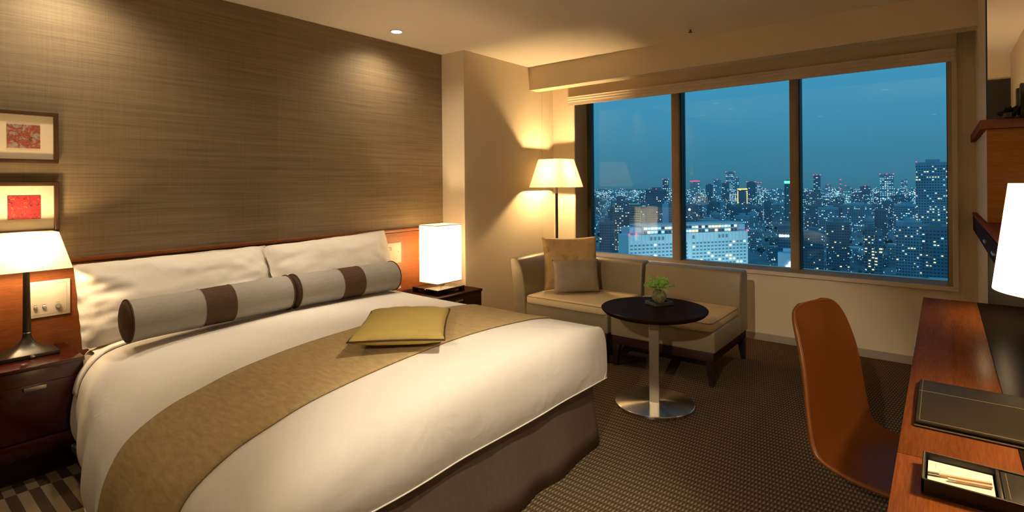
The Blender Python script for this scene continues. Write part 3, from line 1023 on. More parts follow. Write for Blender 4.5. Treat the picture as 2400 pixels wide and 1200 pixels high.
def seat_pad(y0, y1, parent):
    x0, x1 = SX0 - .012, 4.205
    b_ = bm_box(x0, x1, y0, y1, .356, .437, .030, 4)
    for v in b_.verts:
        if v.co.z > .40:
            fx, fy = (v.co.x - x0) / (x1 - x0), (v.co.y - y0) / (y1 - y0)
            v.co.z += .010 * math.sin(PI * max(0, min(1, fx))) * math.sin(PI * max(0, min(1, fy)))
    cu = obj('seat_cushion', b_, 'seat_cushion', parent, smooth=60)
    for z in (.424, .370):
        r_ = .022
        lo = [(x0 + r_, y0 + .002), (x1 - r_, y0 + .002), (x1 - .002, y0 + r_), (x1 - .002, y1 - r_), (x1 - r_, y1 - .002), (x0 + r_, y1 - .002), (x0 + .002, y1 - r_), (x0 + .002, y0 + r_)]
        obj('piping', bm_tube([(p[0], p[1], z) for p in lo], .0028, 6, closed=True), 'seat_piping', cu)


def back_prof(top=.700):
    return [(4.205, .225), (4.195, .37), (4.205, .50), (4.222, .62), (4.240, .685), (4.275, top), (4.350, top), (4.388, .685), (4.40, .65), (4.40, .225)]


m2 = thing('sofa_module', 'armless khaki leather sofa module with cream seat behind the round table', 'sofa', (4.0, 1.58, 0), 0)
y0, y1 = 1.190, 1.965
obj('seat_frame', bm_box(SX0, 4.30, y0 + .001, y1 - .001, .225, .370, .012, 3), 'sofa_leather', m2)
obj('backrest', bm_prism(back_prof(.695), 'y', y0, y1, .014, 3), 'sofa_leather', m2)
obj('apron', bm_box(SX0 + .012, SX1 - .012, y0 + .012, y1 - .012, .165, .226, .002), 'dark_red_wood', m2)
seat_pad(y0 + .012, y1 - .006, m2)
for x, sx in ((SX0 + .04, -1), (SX1 - .04, 1)):
    for y, sy in ((y0 + .04, -1), (y1 - .04, 1)):
        leg(x, y, sx, sy, m2)
m1_ = thing('sofa_module', 'khaki leather corner sofa module with one flared arm and two cushions', 'sofa', (4.0, 2.45, 0), 0)
y0, y1 = 1.990, 2.905
obj('seat_frame', bm_box(SX0, 4.25, y0, 2.79, .225, .370, .012, 3), 'sofa_leather', m1_)
obj('backrest', bm_prism(back_prof(.705), 'y', y0, 2.80, .014, 3), 'sofa_leather', m1_)
obj('arm', bm_prism([(2.762, .20), (2.762, .38), (2.768, .50), (2.785, .60), (2.812, .68), (2.840, .722), (2.880, .738), (2.915, .735), (2.925, .71), (2.915, .60), (2.895, .45), (2.885, .30), (2.885, .20)], 'x', SX0 - .01, SX1, .012, 3), 'sofa_leather', m1_)
obj('apron', bm_box(SX0 + .012, SX1 - .012, y0 + .012, 2.87, .165, .226, .002), 'dark_red_wood', m1_)
seat_pad(y0 + .006, 2.760, m1_)
for x, sx in ((SX0 + .04, -1), (SX1 - .04, 1)):
    for y, sy in ((y0 + .04, -1), (2.84, 1)):
        leg(x, y, sx, sy, m1_)
cu = obj('throw_cushion', cushion_bm(.50, .46, .16, 30, 0, .06, .008, 3.1), 'gold_floral', smooth=80)
tag(cu, 'large square gold floral cushion leaning in the corner of the sofa', 'cushion')
put(cu, lean((4.015, 2.565, .672), math.radians(-12), math.radians(-43)))
cu = obj('throw_cushion', cushion_bm(.40, .28, .12, 26, 0, .05, .005, 6.4), 'silver_satin', smooth=80)
tag(cu, 'small oblong grey satin cushion propped against the gold cushion', 'cushion')
put(cu, lean((3.900, 2.440, .585), math.radians(-13), math.radians(-43)))

# ------------------------------------------------------------------ floor lamp
FX, FY = 4.66, 3.145
fl = thing('floor_lamp', 'floor lamp with black pole and glowing square tapered shade behind the sofa', 'lamp', (FX, FY, 0))
obj('base', bm_box(FX - .13, FX + .13, FY - .13, FY + .13, 0, .02, .003), 'black_satin', fl)
obj('pole', bm_lathe([(.014, .02), (.014, 1.27)], FX, FY, 18), 'espresso_leg', fl)
obj('socket', bm_lathe([(.013, 1.27), (.013, 1.33), (.018, 1.335), (.018, 1.39)], FX, FY, 16), 'brushed_nickel', fl)
obj('switch', bm_tube([(FX - .03, FY + .02, 1.315), (FX - .055, FY + .035, 1.315)], .004, 8), 'chrome', fl)
a, b = bm_rect_frustum(FX, FY, 1.335, .202, .202, 1.625, .132, .132)
obj('lamp_shade', bm_loft([a, b], cap=False), 'shade_floor', fl, smooth=0)
obj('bulb', bm_lathe([(.012, 1.39), (.030, 1.42), (.032, 1.45), (.012, 1.49)], FX, FY, 16), 'bulb_glass', fl)
lamp('bulb_light', 'POINT', (FX, FY, 1.455), 150, AMBER, fl, .035)

# ------------------------------------------------------------------ round table and plant
TX, TY = 3.135, 1.400
rtb = thing('round_table', 'round dark wood side table on a steel pedestal with disc foot', 'table', (TX, TY, 0))
obj('tabletop', bm_lathe([(.270, .560), (.302, .572), (.318, .588), (.320, .596), (.316, .600)], TX, TY, 72), 'espresso_top', rtb, smooth=30)
pc = bm_box(-.029, .029, -.029, .029, 0.020, .562, .0012, 1)
pc.transform(Matrix.Translation((TX, TY, 0)) @ Matrix.Rotation(math.radians(21), 4, 'Z'))
obj('post', pc, 'brushed_nickel', rtb)
mt = NT('spun_steel')
mt.set(Base_Color=(0.60, 0.55, 0.46), Metallic=1.0, Roughness=0.27)
mt.b.inputs['Anisotropic'].default_value = 0.9
mt.b.inputs['Anisotropic Rotation'].default_value = 0.25
tg = mt.n('ShaderNodeTangent', direction_type='RADIAL', axis='Z')
mt.l(tg.outputs[0], mt.b.inputs['Tangent'])
b = bm_lathe([(.236, 0), (.238, .004), (.238, .018), (.234, .022), (.12, .0225), (.02, .023)], 0, 0, 72)
foot = obj('foot', b, 'spun_steel', rtb, world=False, smooth=30)

pt = thing('table_plant', 'small green fern growing from a moss ball on a black square tray', 'plant', (3.245, 1.412, .600), math.radians(-28))
obj('tray', bm_join(bm_box(-.068, .068, -.055, .055, 0, .006), bm_box(-.068, .068, -.055, -.049, .006, .019), bm_box(-.068, .068, .049, .055, .006, .019),
                    bm_box(-.068, -.062, -.049, .049, .006, .019), bm_box(.062, .068, -.049, .049, .006, .019)), 'tray_slate', pt, world=False, smooth=0)
mb = bmesh.new()
bmesh.ops.create_icosphere(mb, subdivisions=4, radius=.045)
for v in mb.verts:
    v.co *= 1 + .10 * noise.noise(v.co * 60)
    v.co.z = v.co.z * .95 + .047
obj('moss_ball', mb, 'moss', pt, world=False, smooth=180)
rnd = random.Random(5)
stems, leaves = [], bmesh.new()
for i in range(90):
    a = rnd.uniform(0, 2 * PI)
    spread = rnd.uniform(.015, .082)
    hgt = rnd.uniform(.03, .095) * (1.05 - spread * 5)+ .012
    p0 = Vector((.02 * math.cos(a), .02 * math.sin(a), .085))
    p1 = p0 + Vector((spread * .35 * math.cos(a), spread * .35 * math.sin(a), hgt * .75))
    p2 = p0 + Vector((spread * math.cos(a), spread * math.sin(a), hgt + rnd.uniform(-.03, .01)))
    pts = [(1 - q) ** 2 * p0 + 2 * q * (1 - q) * p1 + q * q * p2 for q in (0, .25, .5, .75, 1)]
    stems.append(bm_tube(pts, .0005, 4))
    for q in range(30):
        f_ = rnd.uniform(.35, 1.0) ** .7
        c = (1 - f_) ** 2 * p0 + 2 * f_ * (1 - f_) * p1 + f_ * f_ * p2
        d = Vector((rnd.gauss(0, 1), rnd.gauss(0, 1), rnd.gauss(0, .6))).normalized()
        s_ = d.cross(Vector((rnd.gauss(0, 1), rnd.gauss(0, 1), rnd.gauss(0, 1)))).normalized()
        L = rnd.uniform(.006, .013)
        vv = [leaves.verts.new(c), leaves.verts.new(c + d * L * .5 + s_ * .0016), leaves.verts.new(c + d * L), leaves.verts.new(c + d * L * .5 - s_ * .0016)]
        leaves.faces.new(vv)
obj('stem_tuft', bm_join(*stems), 'stem_brown', pt, world=False, kind='stuff')
obj('foliage', leaves, 'fern_green', pt, world=False, smooth=0, kind='stuff')

# ------------------------------------------------------------------ desk
dk = thing('desk', 'long glossy reddish wood desk built into the niche with a black glass back strip', 'desk', (2.1, -.2, 0))
DZ = .72
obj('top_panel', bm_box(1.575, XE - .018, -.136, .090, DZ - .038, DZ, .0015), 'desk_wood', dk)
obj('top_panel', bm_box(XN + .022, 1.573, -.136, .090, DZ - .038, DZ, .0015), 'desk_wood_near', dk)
obj('glass_strip', bm_box(XN + .022, XE - .018, YN + .002, -.137, DZ - .030, DZ - .0002), 'desk_glass', dk, smooth=0)
obj('side_panel', bm_box(XE - .050, XE - .018, YN + .002, .080, 0, DZ - .038), 'desk_wood', dk, smooth=0)
obj('side_panel', bm_box(XN + .022, XN + .054, YN + .002, .080, 0, DZ - .038), 'desk_wood', dk, smooth=0)
obj('back_panel', bm_box(XN + .054, XE - .050, YN + .002, YN + .02, .25, DZ - .038), 'desk_wood', dk, smooth=0)
db = obj('drawer_unit', bm_box(2.95, XE - .050, YN + .03, .060, .10, DZ - .039), 'desk_wood', dk, smooth=0)
for z0, z1 in ((.11, .38), (.39, .66)):
    obj('drawer', bm_box(2.955, XE - .055, .060, .078, z0, z1, .001), 'desk_wood', db)
    obj('handle', bm_box(3.02, 3.10, .078, .106, z1 - .055, z1 - .040, .002), 'brushed_nickel', db)

# leather desk folder
bf = thing('desk_blotter', 'black stitched leather writing folder lying on the desk', 'desk pad', (1.955, -.2, DZ))
BX0, BX1, BY0, BY1 = 1.762, 2.150, -.445, .064
obj('base_board', bm_box(BX0, BX1, BY0, BY1, DZ, DZ + .007, .002), 'leather_black', bf)
obj('cover', bm_prism([(BX0 + .004, DZ + .010), (BX0 + .004, DZ + .017), (2.010, DZ + .022), (BX1 - .03, DZ + .020), (BX1 - .002, DZ + .014), (BX1 - .002, DZ + .0075)], 'y', BY0, BY1 - .003, .0015), 'leather_black', bf)
obj('stitching', bm_join(bm_tube([(BX0 + .012, BY1 - .011, DZ + .0176), (2.010, BY1 - .011, DZ + .0224), (BX1 - .03, BY1 - .011, DZ + .0205), (BX1 - .006, BY1 - .011, DZ + .0155)], .0007, 4),
                         bm_tube([(BX0 + .012, BY1 - .011, DZ + .0176), (BX0 + .012, BY0 + .01, DZ + .0176)], .0007, 4),
                         bm_tube([(2.010, BY1 - .003, DZ + .0223), (2.010, BY0 + .01, DZ + .0223)], .0007, 4),
                         bm_tube([(BX0 + .0005, BY1, DZ + .0055), (BX0 + .0005, BY0, DZ + .0055)], .0007, 4)), 'stitch', bf)

# leather stationery tray
tx0, tx1, ty0, ty1 = 1.392, 1.540, -.27, .040
tb = thing('stationery_tray', 'black leather stationery tray with a raised lid section on the desk', 'tray', (1.46, -.1, DZ))
obj('tray_floor', bm_box(tx0, tx1, ty0, ty1, DZ, DZ + .005), 'leather_black', tb, smooth=0)
obj('rim', bm_join(bm_box(tx0, tx0 + .006, ty0, ty1, DZ + .004, DZ + .032, .001), bm_box(tx1 - .006, tx1, ty0, ty1, DZ + .004, DZ + .032, .001),
                   bm_box(tx0, tx1, ty1 - .006, ty1, DZ + .004, DZ + .032, .001), bm_box(tx0, tx1, ty0, ty0 + .006, DZ + .004, DZ + .032, .001)), 'leather_black', tb)
obj('divider', bm_box(tx0 + .006, tx1 - .006, -.088, -.082, DZ + .005, DZ + .031, .001), 'leather_black', tb)
obj('box_lid', bm_box(tx0 + .007, tx1 - .007, ty0 + .007, -.089, DZ + .005, DZ + .030, .002), 'leather_black', tb)
obj('stitching', bm_join(bm_tube([(tx0 + .003, ty1 - .003, DZ + .0322), (tx0 + .003, ty0 + .003, DZ + .0322)], .0007, 4), bm_tube([(tx1 - .003, ty1 - .003, DZ + .0322), (tx1 - .003, ty0 + .003, DZ + .0322)], .0007, 4),
                         bm_tube([(tx0 + .003, ty1 - .003, DZ + .0322), (tx1 - .003, ty1 - .003, DZ + .0322)], .0007, 4), bm_tube([(tx0 + .014, -.098, DZ + .0302), (tx1 - .014, -.098, DZ + .0302)], .0007, 4)), 'stitch', tb)
nb = thing('note_pad', 'cream note pad lying in the leather stationery tray', 'note pad', (1.465, -.02, DZ + .005))
obj('paper_block', bm_box(tx0 + .014, tx1 - .010, -.078, .030, DZ + .0056, DZ + .017), 'paper', nb, smooth=0)
obj('printed_line', bm_box(1.494, 1.520, .0165, .0172, DZ + .0170, DZ + .0173), 'knob_grey', nb, smooth=0)
for k, (pa, pb_, lab) in enumerate((((1.452, .030), (1.478, -.074), 'wooden pencil with a metal end lying across the note pad'), ((1.446, -.004), (1.462, -.074), 'short wooden pencil stub lying next to the longer pencil'))):
    a, b = Vector((*pa, DZ + .0215)), Vector((*pb_, DZ + .0215))
    pe = thing('pencil', lab, 'pencil', a)
    mid = a.lerp(b, .18)
    obj('barrel', bm_tube([mid, b], .0034, 6), 'pencil_wood', pe)
    obj('metal_end' if k == 0 else 'tip', bm_tube([a, mid], .0036 if k == 0 else .0030, 10), 'chrome' if k == 0 else 'plate_cream', pe)

# desk lamp with round shade
DX, DY = 1.660, -.250
dl = thing('desk_lamp', 'desk lamp with a glowing white round shade standing behind the stationery tray', 'lamp', (DX, DY, DZ))
obj('base', bm_lathe([(.068, DZ), (.068, DZ + .012), (.03, DZ + .019), (.012, DZ + .035)], DX, DY, 32), 'black_satin', dl)
obj('stem', bm_lathe([(.008, DZ + .03), (.008, 1.17)], DX, DY, 14), 'black_satin', dl)
obj('lamp_shade', bm_lathe([(.1638, 1.119), (.1347, 1.359)], DX, DY, 64, cap=False), 'shade_desk', dl)
lamp('bulb_light', 'POINT', (DX, DY, 1.235), 20, LAMP, dl, .035)

# shelves and things at the far end of the niche
hs_ = thing('hutch_shelf', 'reddish wood ledge under the mirror at the window end of the desk niche', 'shelf', (3.9, -.2, 1.635))
obj('board', bm_box(XE - .03, XW - .002, YN, -.153, 1.636, 1.684, .002), 'hutch_shelf', hs_)
dsf = thing('drawer_shelf', 'reddish wood wall shelf with slim drawers above the desk near the window', 'shelf', (3.8, -.2, 1.02))
obj('board', bm_box(2.60, XW - .002, YN, -.159, 1.125, 1.144, .002), 'hutch_shelf', dsf)
obj('body', bm_box(2.60, XW - .002, YN, -.163, 1.021, 1.125, .002), 'dark_red_wood', dsf)
for x0, x1 in ((2.62, 3.15), (3.16, 3.70)):
    d_ = obj('drawer', bm_box(x0, x1, -.164, -.159, 1.03, 1.12, .001), 'dark_red_wood', dsf)
    obj('handle', bm_box((x0 + x1) / 2 - .05, (x0 + x1) / 2 + .05, -.160, -.150, 1.068, 1.078, .001), 'brushed_nickel', d_)
obj('under_light', bm_box(3.05, 3.62, -.235, -.205, 1.012, 1.021), 'strip_glow', dsf, smooth=0)
ul = lamp('strip_light', 'AREA', (3.33, -.22, 1.009), 1.9, LAMP, dsf)
ul.data.shape, ul.data.size, ul.data.size_y = 'RECTANGLE', .55, .025
mr = thing('wall_mirror', 'tall mirror with black edge standing on the ledge at the window end', 'mirror', (XE - .01, -.35, 1.685))
obj('glass', bm_box(XE - .012, XE - .004, YN + .002, -.186, 1.690, ZC - .002), 'mirror_silver', mr, smooth=0)
obj('black_edge', bm_box(XE - .014, XE - .002, -.186, -.180, 1.686, ZC - .002), 'gasket_black', mr, smooth=0)
bx = thing('black_box', 'glossy black audio box standing on the ledge before the mirror', 'box', (3.70, -.39, 1.685))
obj('case', bm_prism([(3.655, 1.6845), (3.655, 1.848), (3.690, 1.848), (3.755, 1.80), (3.755, 1.6845)], 'y', -.48, -.302, .003), 'black_gloss', bx)
vz = thing('glass_vase', 'small dark glass bowl with dried leaves on the ledge before the mirror', 'vase', (3.755, -.268, 1.6845))
vz.location = (3.762 - .03, -.268, 1.6845); vz.matrix_basis = Matrix.Translation(vz.location)
obj('bowl', bm_lathe([(.018, 1.685), (.024, 1.69), (.026, 1.712), (.0245, 1.712), (.022, 1.692)], 3.732, -.268, 24), 'glass_dark', vz)
lf = bmesh.new()
for i in range(60):
    d = Vector((rnd.gauss(0, .5), rnd.gauss(0, .8), rnd.uniform(.2, 1))).normalized()
    s_ = d.cross(Vector((rnd.gauss(0, 1), rnd.gauss(0, 1), rnd.gauss(0, 1)))).normalized()
    c = Vector((3.732, -.268, 1.70)) + d * rnd.uniform(.005, .035)
    lf.faces.new([lf.verts.new(c), lf.verts.new(c + d * .012 + s_ * .008), lf.verts.new(c + d * .026), lf.verts.new(c + d * .012 - s_ * .008)])
obj('foliage', lf, 'leaf_dark', vz, smooth=0, kind='stuff')

# ------------------------------------------------------------------ chair
CHX, CHY, CHR = 2.165, .10, math.radians(-17)
chn = thing('desk_chair', 'tan leather shell chair on a black swivel base pushed up to the desk', 'chair', (CHX, CHY, 0), CHR)
# profile from the front of the seat to the top of the back: (local y, z, half width, forward curl of the sides)
PR = [(-.245, .402, .200, .000), (-.225, .417, .212, .004), (-.16, .422, .220, .010), (-.06, .417, .222, .014), (.04, .412, .222, .018), (.12, .414, .220, .024), (.185, .428, .217, .032), (.222, .462, .213, .038),
      (.238, .52, .208, .038), (.246, .60, .203, .034), (.252, .68, .197, .030), (.262, .75, .190, .028), (.276, .82, .180, .022), (.288, .865, .168, .018), (.297, .896, .148, .014), (.302, .912, .118, .011), (.304, .919, .08, .009)]
def refine(prof, m):
    out = []
    n_ = len(prof) - 1
    for i in range(n_):
        p0, p1, p2, p3 = (prof[max(0, min(n_, k))] for k in (i - 1, i, i + 1, i + 2))
        for j in range(m):
            f_ = j / m
            out.append(tuple(0.5 * (2 * b_ + (c_ - a_) * f_ + (2 * a_ - 5 * b_ + 4 * c_ - d_) * f_ ** 2 + (3 * b_ - a_ - 3 * c_ + d_) * f_ ** 3) for a_, b_, c_, d_ in zip(p0, p1, p2, p3)))
    return out + [prof[-1]]


PR = refine(PR, 3)
rows_ = []
NCH = 24
for i, (yl, zl, hw, curl) in enumerate(PR):
    a = PR[max(i - 1, 0)]; b = PR[min(i + 1, len(PR) - 1)]
    tgn = Vector((0, b[0] - a[0], b[1] - a[1])).normalized()
    nrm = Vector((0, -tgn.z, tgn.y))
    r_ = []
    for k in range(NCH + 1):
        q = -1 + 2 * k / NCH
        r_.append(Vector((hw * q, yl, zl)) + nrm * curl * (abs(q) ** 2.4))
    rows_.append(r_)
shl = obj('shell', bm_loft(rows_, cap=False, closed=False), 'leather_tan', chn, world=False, smooth=80)
solidify(shl, .016, 0)
bv = shl.modifiers.new('bev', 'BEVEL'); bv.width = .005; bv.segments = 2; bv.limit_method = 'ANGLE'; bv.angle_limit = math.radians(50)
subsurf(shl, 1)
rim = [r[0] for r in rows_] + rows_[-1][1:-1] + [r[-1] for r in reversed(rows_)] + list(reversed(rows_[0][1:-1]))
obj('edge_piping', bm_tube(rim, .0048, 8, closed=True), 'tan_edge', chn, world=False)
obj('column', bm_lathe([(.024, .10), (.024, .30), (.016, .30), (.016, .398)], 0, 0, 18), 'black_satin', chn, world=False)
obj('seat_mount', bm_box(-.09, .09, -.09, .09, .386, .404, .004), 'black_satin', chn, world=False)
for k in range(5):
    a = 2 * PI * k / 5 + .977
    c, s = math.cos(a), math.sin(a)
    obj('leg', bm_tube([(.01 * c, .01 * s, .125), (.12 * c, .12 * s, .105), (.27 * c, .27 * s, .065)], [.016, .014, .010], 10), 'black_satin', chn, world=False)
    w_ = bm_lathe([(.024, -.012), (.026, -.008), (.026, .008), (.024, .012)], 0, 0, 18)
    w_.transform(Matrix.Translation((.272 * c, .272 * s, .026)) @ Matrix.Rotation(a, 4, 'Z') @ Matrix.Rotation(PI / 2, 4, 'X'))
    obj('caster', w_, 'black_satin', chn, world=False)
for sx in (-1, 1):
    obj('seat_bracket', bm_tube([(sx * .03, 0, .382), (sx * .10, .02, .394), (sx * .15, .05, .400)], .007, 8), 'black_satin', chn, world=False)

# ------------------------------------------------------------------ the city below
GZ = -100.0
struct('ground_city', bm_box(120, 9000, -2500, 6500, GZ - 2, GZ), 'city_ground')
rc = random.Random(11)


def add_quad(vl, fl_, o, ax, az, w, h, n, d):
    """thin box standing proud of a facade: o corner, ax across, az up, n outwards"""
    b0 = len(vl)
    for dd in (0, d):
        for (a, b) in ((0, 0), (w, 0), (w, h), (0, h)):
            vl.append(o + ax * a + az * b + n * dd)
    for q in ((4, 5, 6, 7), (0, 1, 5, 4), (1, 2, 6, 5), (2, 3, 7, 6), (3, 0, 4, 7)):
        fl_.append(tuple(b0 + i for i in q))


def raw(name, vl, fl_, mat, parent=None, kind=None):
    me = bpy.data.meshes.new(name)
    me.from_pydata([tuple(v) for v in vl], [], fl_)
    me.materials.append(MATS[mat])
    o = bpy.data.objects.new(name, me)
    C.objects.link(o)
    if parent is not None:
        o.parent = parent
    if kind:
        o['kind'] = kind
    return o


def building(x, y, w, h, style, lit, warm, label, group=None, name='building', depth=None, rot=None, red=0, crown=None):
    """box with lit windows on the sides that face back to the hotel"""
    D = math.hypot(x, y)
    ang = math.atan2(y, x) if rot is None else rot
    depth = depth or w * rc.uniform(.7, 1.1)
    t_ = thing(name, label, 'building', (x, y, GZ), ang, group)
    mat = {'dark': 'tower_dark', 'mid': 'tower_mid', 'pale': 'tower_pale', 'paleblue': 'tower_blue', 'lit': 'tower_mid', 'grid': 'tower_mid'}[style]
    parts_ = [bm_box(0, depth, -w / 2, w / 2, 0, h)]
    if h > 30 and style != 'pale':
        parts_.append(bm_box(depth * .3, depth * .7, -w * .25, w * .2, h, h + 3.5))
    obj('body', bm_join(*parts_), mat, t_, world=False, smooth=0)
    # windows
    fh = max(3.1, D * .0026)
    ww_ = max(1.7, D * .0019)
    nx_, nz = max(2, int(w / (ww_ * 1.45))), max(2, int((h - 4) / fh))
    pw = w / nx_
    vl = {'lit_cool': ([], []), 'lit_white': ([], []), 'lit_warm': ([], []), 'city_window_dark': ([], [])}
    up_ = Vector((0, 0, 1))
    faces_ = [(Vector((0, w / 2, 0)), Vector((0, -1, 0)), Vector((-1, 0, 0)), nx_, pw)]
    nd_ = max(1, int(depth / (ww_ * 1.6)))
    faces_.append((Vector((0, w / 2, 0)), Vector((1, 0, 0)), Vector((0, 1, 0)), nd_, depth / nd_))
    faces_.append((Vector((0, -w / 2, 0)), Vector((1, 0, 0)), Vector((0, -1, 0)), nd_, depth / nd_))
    for org, ax, n_, cnt, pitch in faces_:
        for r in range(nz):
            rowlit = rc.random() < .5
            for c in range(cnt):
                p_lit = lit * (1.6 if rowlit else .5)
                if rc.random() < p_lit:
                    k = 'lit_warm' if rc.random() < warm else rc.choice(('lit_cool', 'lit_cool', 'lit_white'))
                elif style not in ('paleblue', 'lit') and D < 1600:
                    k = 'city_window_dark'
                else:
                    continue
                sc = rc.uniform(.5, 1.0) if k != 'city_window_dark' else .8
                o_ = org + ax * (c * pitch + pitch * .12) + up_ * (2.5 + r * fh + fh * .2)
                add_quad(*vl[k], o_, ax, up_, pitch * .72 * sc, fh * .42 * (sc if k != 'city_window_dark' else .9), n_, .15)
    for k, (v_, f_) in vl.items():
        if v_:
            raw('dark_windows' if k == 'city_window_dark' else 'lit_windows', v_, f_, k, t_, 'stuff')
    s_ = max(.5, D * .0009)
    for i in range(red):
        q = i / max(1, red - 1) if red > 1 else .5
        obj('beacon', bm_lathe([(.1 * s_, 0), (s_, s_ * .6), (s_, s_ * 1.2), (.1 * s_, s_ * 1.8)], 0, -w / 2 * .95 + w * .95 * q, 8), 'lit_red', t_, world=False).location = (-.2, 0, h)
    if crown:
        obj('lit_crown', bm_box(-.3, depth, -w / 2 - .3, w / 2 + .3, h - crown[1], h), crown[0], t_, world=False, smooth=0)
    return t_


TOWERS = [
    (853, 375, 33.1, 91.2, 'dark', .12, .6, 'dark broad office block with scattered warm windows behind the pale hotel', 1, None),
    (738, 358, 15.5, 71.7, 'pale', .0, .5, 'pale apartment slab with dark balcony lines behind the hotel', 0, None),
    (633, 329, 11.4, 79.4, 'dark', .22, .6, 'slim dark tower with warm windows beside the balcony slab', 0, None),
    (913, 460, 10.9, 54.0, 'dark', .12, .3, 'narrow dark block tucked behind the slim tower', 0, None),
    (613, 258, 7.3, 76.8, 'paleblue', .0, .3, 'blank pale blue tower end wall near the blue floodlight', 0, None),
    (640, 257, 15.5, 77.0, 'dark', .04, .3, 'dark blue tower block joined to the blank pale wall', 0, None),
    (2493, 1047, 27.8, 119.2, 'dark', .5, .3, 'distant tower with two red roof beacons above the low houses', 2, None),
    (540, 317, 11.7, 88.1, 'dark', .10, .3, 'dim tower right beside the window frame by the floor lamp', 0, None),
    (552, 303, 17.0, 57.4, 'dark', .06, .4, 'low dark block in front of the slim tower', 0, None),
    (1347, 718, 14.0, 75.9, 'mid', .25, .1, 'distant white striped office slab over the low houses', 0, None),
    (2383, 865, 41.5, 110.9, 'mid', .35, .1, 'distant tower with a pink lit crown', 0, ('lit_red', 3.0)),
    (2121, 713, 26.6, 94.3, 'dark', .12, .2, 'squat dark skyline tower beside the pink crowned tower', 0, None),
    (2344, 754, 30.7, 113.4, 'mid', .20, .1, 'skyline tower with one red beacon', 1, None),
    (2057, 632, 25.1, 100.4, 'dark', .12, .2, 'dark skyline tower in front of the tallest lit tower', 1, None),
    (2585, 772, 38.6, 149.6, 'lit', .60, .05, 'tallest brightly lit skyline tower with red beacons', 2, None),
    (2553, 733, 19.7, 123.1, 'lit', .50, .1, 'bright annex tower beside the tallest lit tower', 1, None),
    (1572, 437, 25.2, 84.8, 'dark', .10, .8, 'dark tower with gold lit crown and gold edges', 0, ('lit_gold', 3.0)),
    (2435, 641, 35.0, 103.0, 'dark', .02, .2, 'unlit broad skyline tower with red beacons', 2, None),
    (2667, 671, 25.3, 98.9, 'mid', .35, .2, 'small skyline tower with three red beacons', 3, None),
    (1946, 450, 29.6, 72.1, 'lit', .75, .0, 'bright white office block lower than the skyline', 0, None),
    (2077, 448, 21.6, 73.2, 'mid', .35, .1, 'mid grey block beside the bright white office', 0, None),
    (1211, 248, 12.4, 104.1, 'dark', .05, .1, 'slender dark tower with a green lit crown', 0, ('lit_green', 5.5)),
    (1060, 277, 16.7, 44.1, 'mid', .06, .2, 'plain grey block under the gold crowned tower', 0, None),
    (1312, 283, 34.1, 53.1, 'mid', .08, .2, 'wide grey block before the green crowned tower', 0, None),
    (2951, 476, 30.5, 133.5, 'dark', .30, .3, 'distant tower with slanted red beacons beside the thin mast', 3, None),
    (2985, 434, 24.9, 85.6, 'lit', .60, .1, 'small bright cyan office on the horizon', 1, None),
    (1927, 314, 30.6, 67.1, 'dark', .12, .3, 'dark tower in front of the horizon next to the window mullion', 0, None),
    (2175, 325, 26.1, 70.3, 'lit', .70, .05, 'bright low office beside the dark mullion tower', 0, None),
    (2804, 340, 34.0, 82.3, 'pale', .30, .0, 'pale green lit office beside the thin mast', 1, None),
    (2621, 249, 36.5, 81.5, 'dark', .20, .1, 'dark stepped office with a red beacon', 1, None),
    (2798, 188, 49.4, 130.9, 'lit', .80, .0, 'wide floodlit white tower standing alone on the skyline', 3, None),
    (3086, 148, 11.2, 103.1, 'lit', .50, .1, 'thin paired lit tower, the shorter of two', 0, None),
    (3098, 134, 12.8, 108.9, 'lit', .50, .1, 'thin paired lit tower, the taller of two', 0, None),
    (787, 10, 29.9, 123.2, 'grid', .17, .8, 'tall grid-fronted apartment tower with red roof beacons', 2, None),
    (991, 44, 28.2, 66.3, 'grid', .15, .7, 'mid-rise apartment block beside the tall apartment tower', 0, None),
    (695, 28, 22.2, 59.0, 'grid', .10, .8, 'apartment block with warm windows at the foot of the tall tower', 0, None),
    (1272, 173, 27.7, 52.6, 'dark', .08, .4, 'dark mid-rise with a lit stair column', 0, None),
    (1418, 150, 53.7, 50.6, 'mid', .14, .1, 'long office block with white lit bays', 0, None),
    (1088, 82, 16.5, 53.7, 'dark', .03, .3, 'blank dark block beside the long office', 0, None),
    (957, 86, 12.2, 46.4, 'mid', .08, .2, 'small grey block before the blank dark block', 0, None),
    (719, 95, 23.2, 55.2, 'dark', .10, .8, 'dark apartment block with columns of warm windows', 0, None),
    (669, 60, 8.9, 54.0, 'dark', .25, .9, 'narrow warm lit apartment block', 0, None),
    (645, 108, 20.0, 49.0, 'dark', .06, .8, 'low dim apartment block near the mullion', 0, None),
    (640, 50, 6.9, 51.0, 'dark', .25, .9, 'narrow block with a bright open stair', 0, None),
    (611, 6, 18.6, 61.0, 'dark', .12, .8, 'dark block in front of the tall apartment tower', 0, None),
    (1012, 177, 9.4, 45.5, 'dark', .30, .8, 'slim warm lit block close to the mullion', 0, None),
]
for x, y, w, h, st_, li, wa, lab, red, crown in TOWERS:
    b_ = building(x, y, w, h, st_, li, wa, lab, red=red, crown=crown)
    if 'gold edges' in lab:
        for sy in (-1, 1):
            obj('gold_edge', bm_box(-.4, .2, sy * w * .47 - .9, sy * w * .47 + .9, h - 42, h - 6), 'lit_gold', b_, world=False, smooth=0)
    if lab.startswith('pale apartment slab'):
        for k in range(16):
            obj('balcony_line', bm_box(-.5, 0, -w / 2 + .4, w / 2 - .4, h - 4 - k * 3.4, h - 2.6 - k * 3.4), 'city_window_dark', b_, world=False, smooth=0)

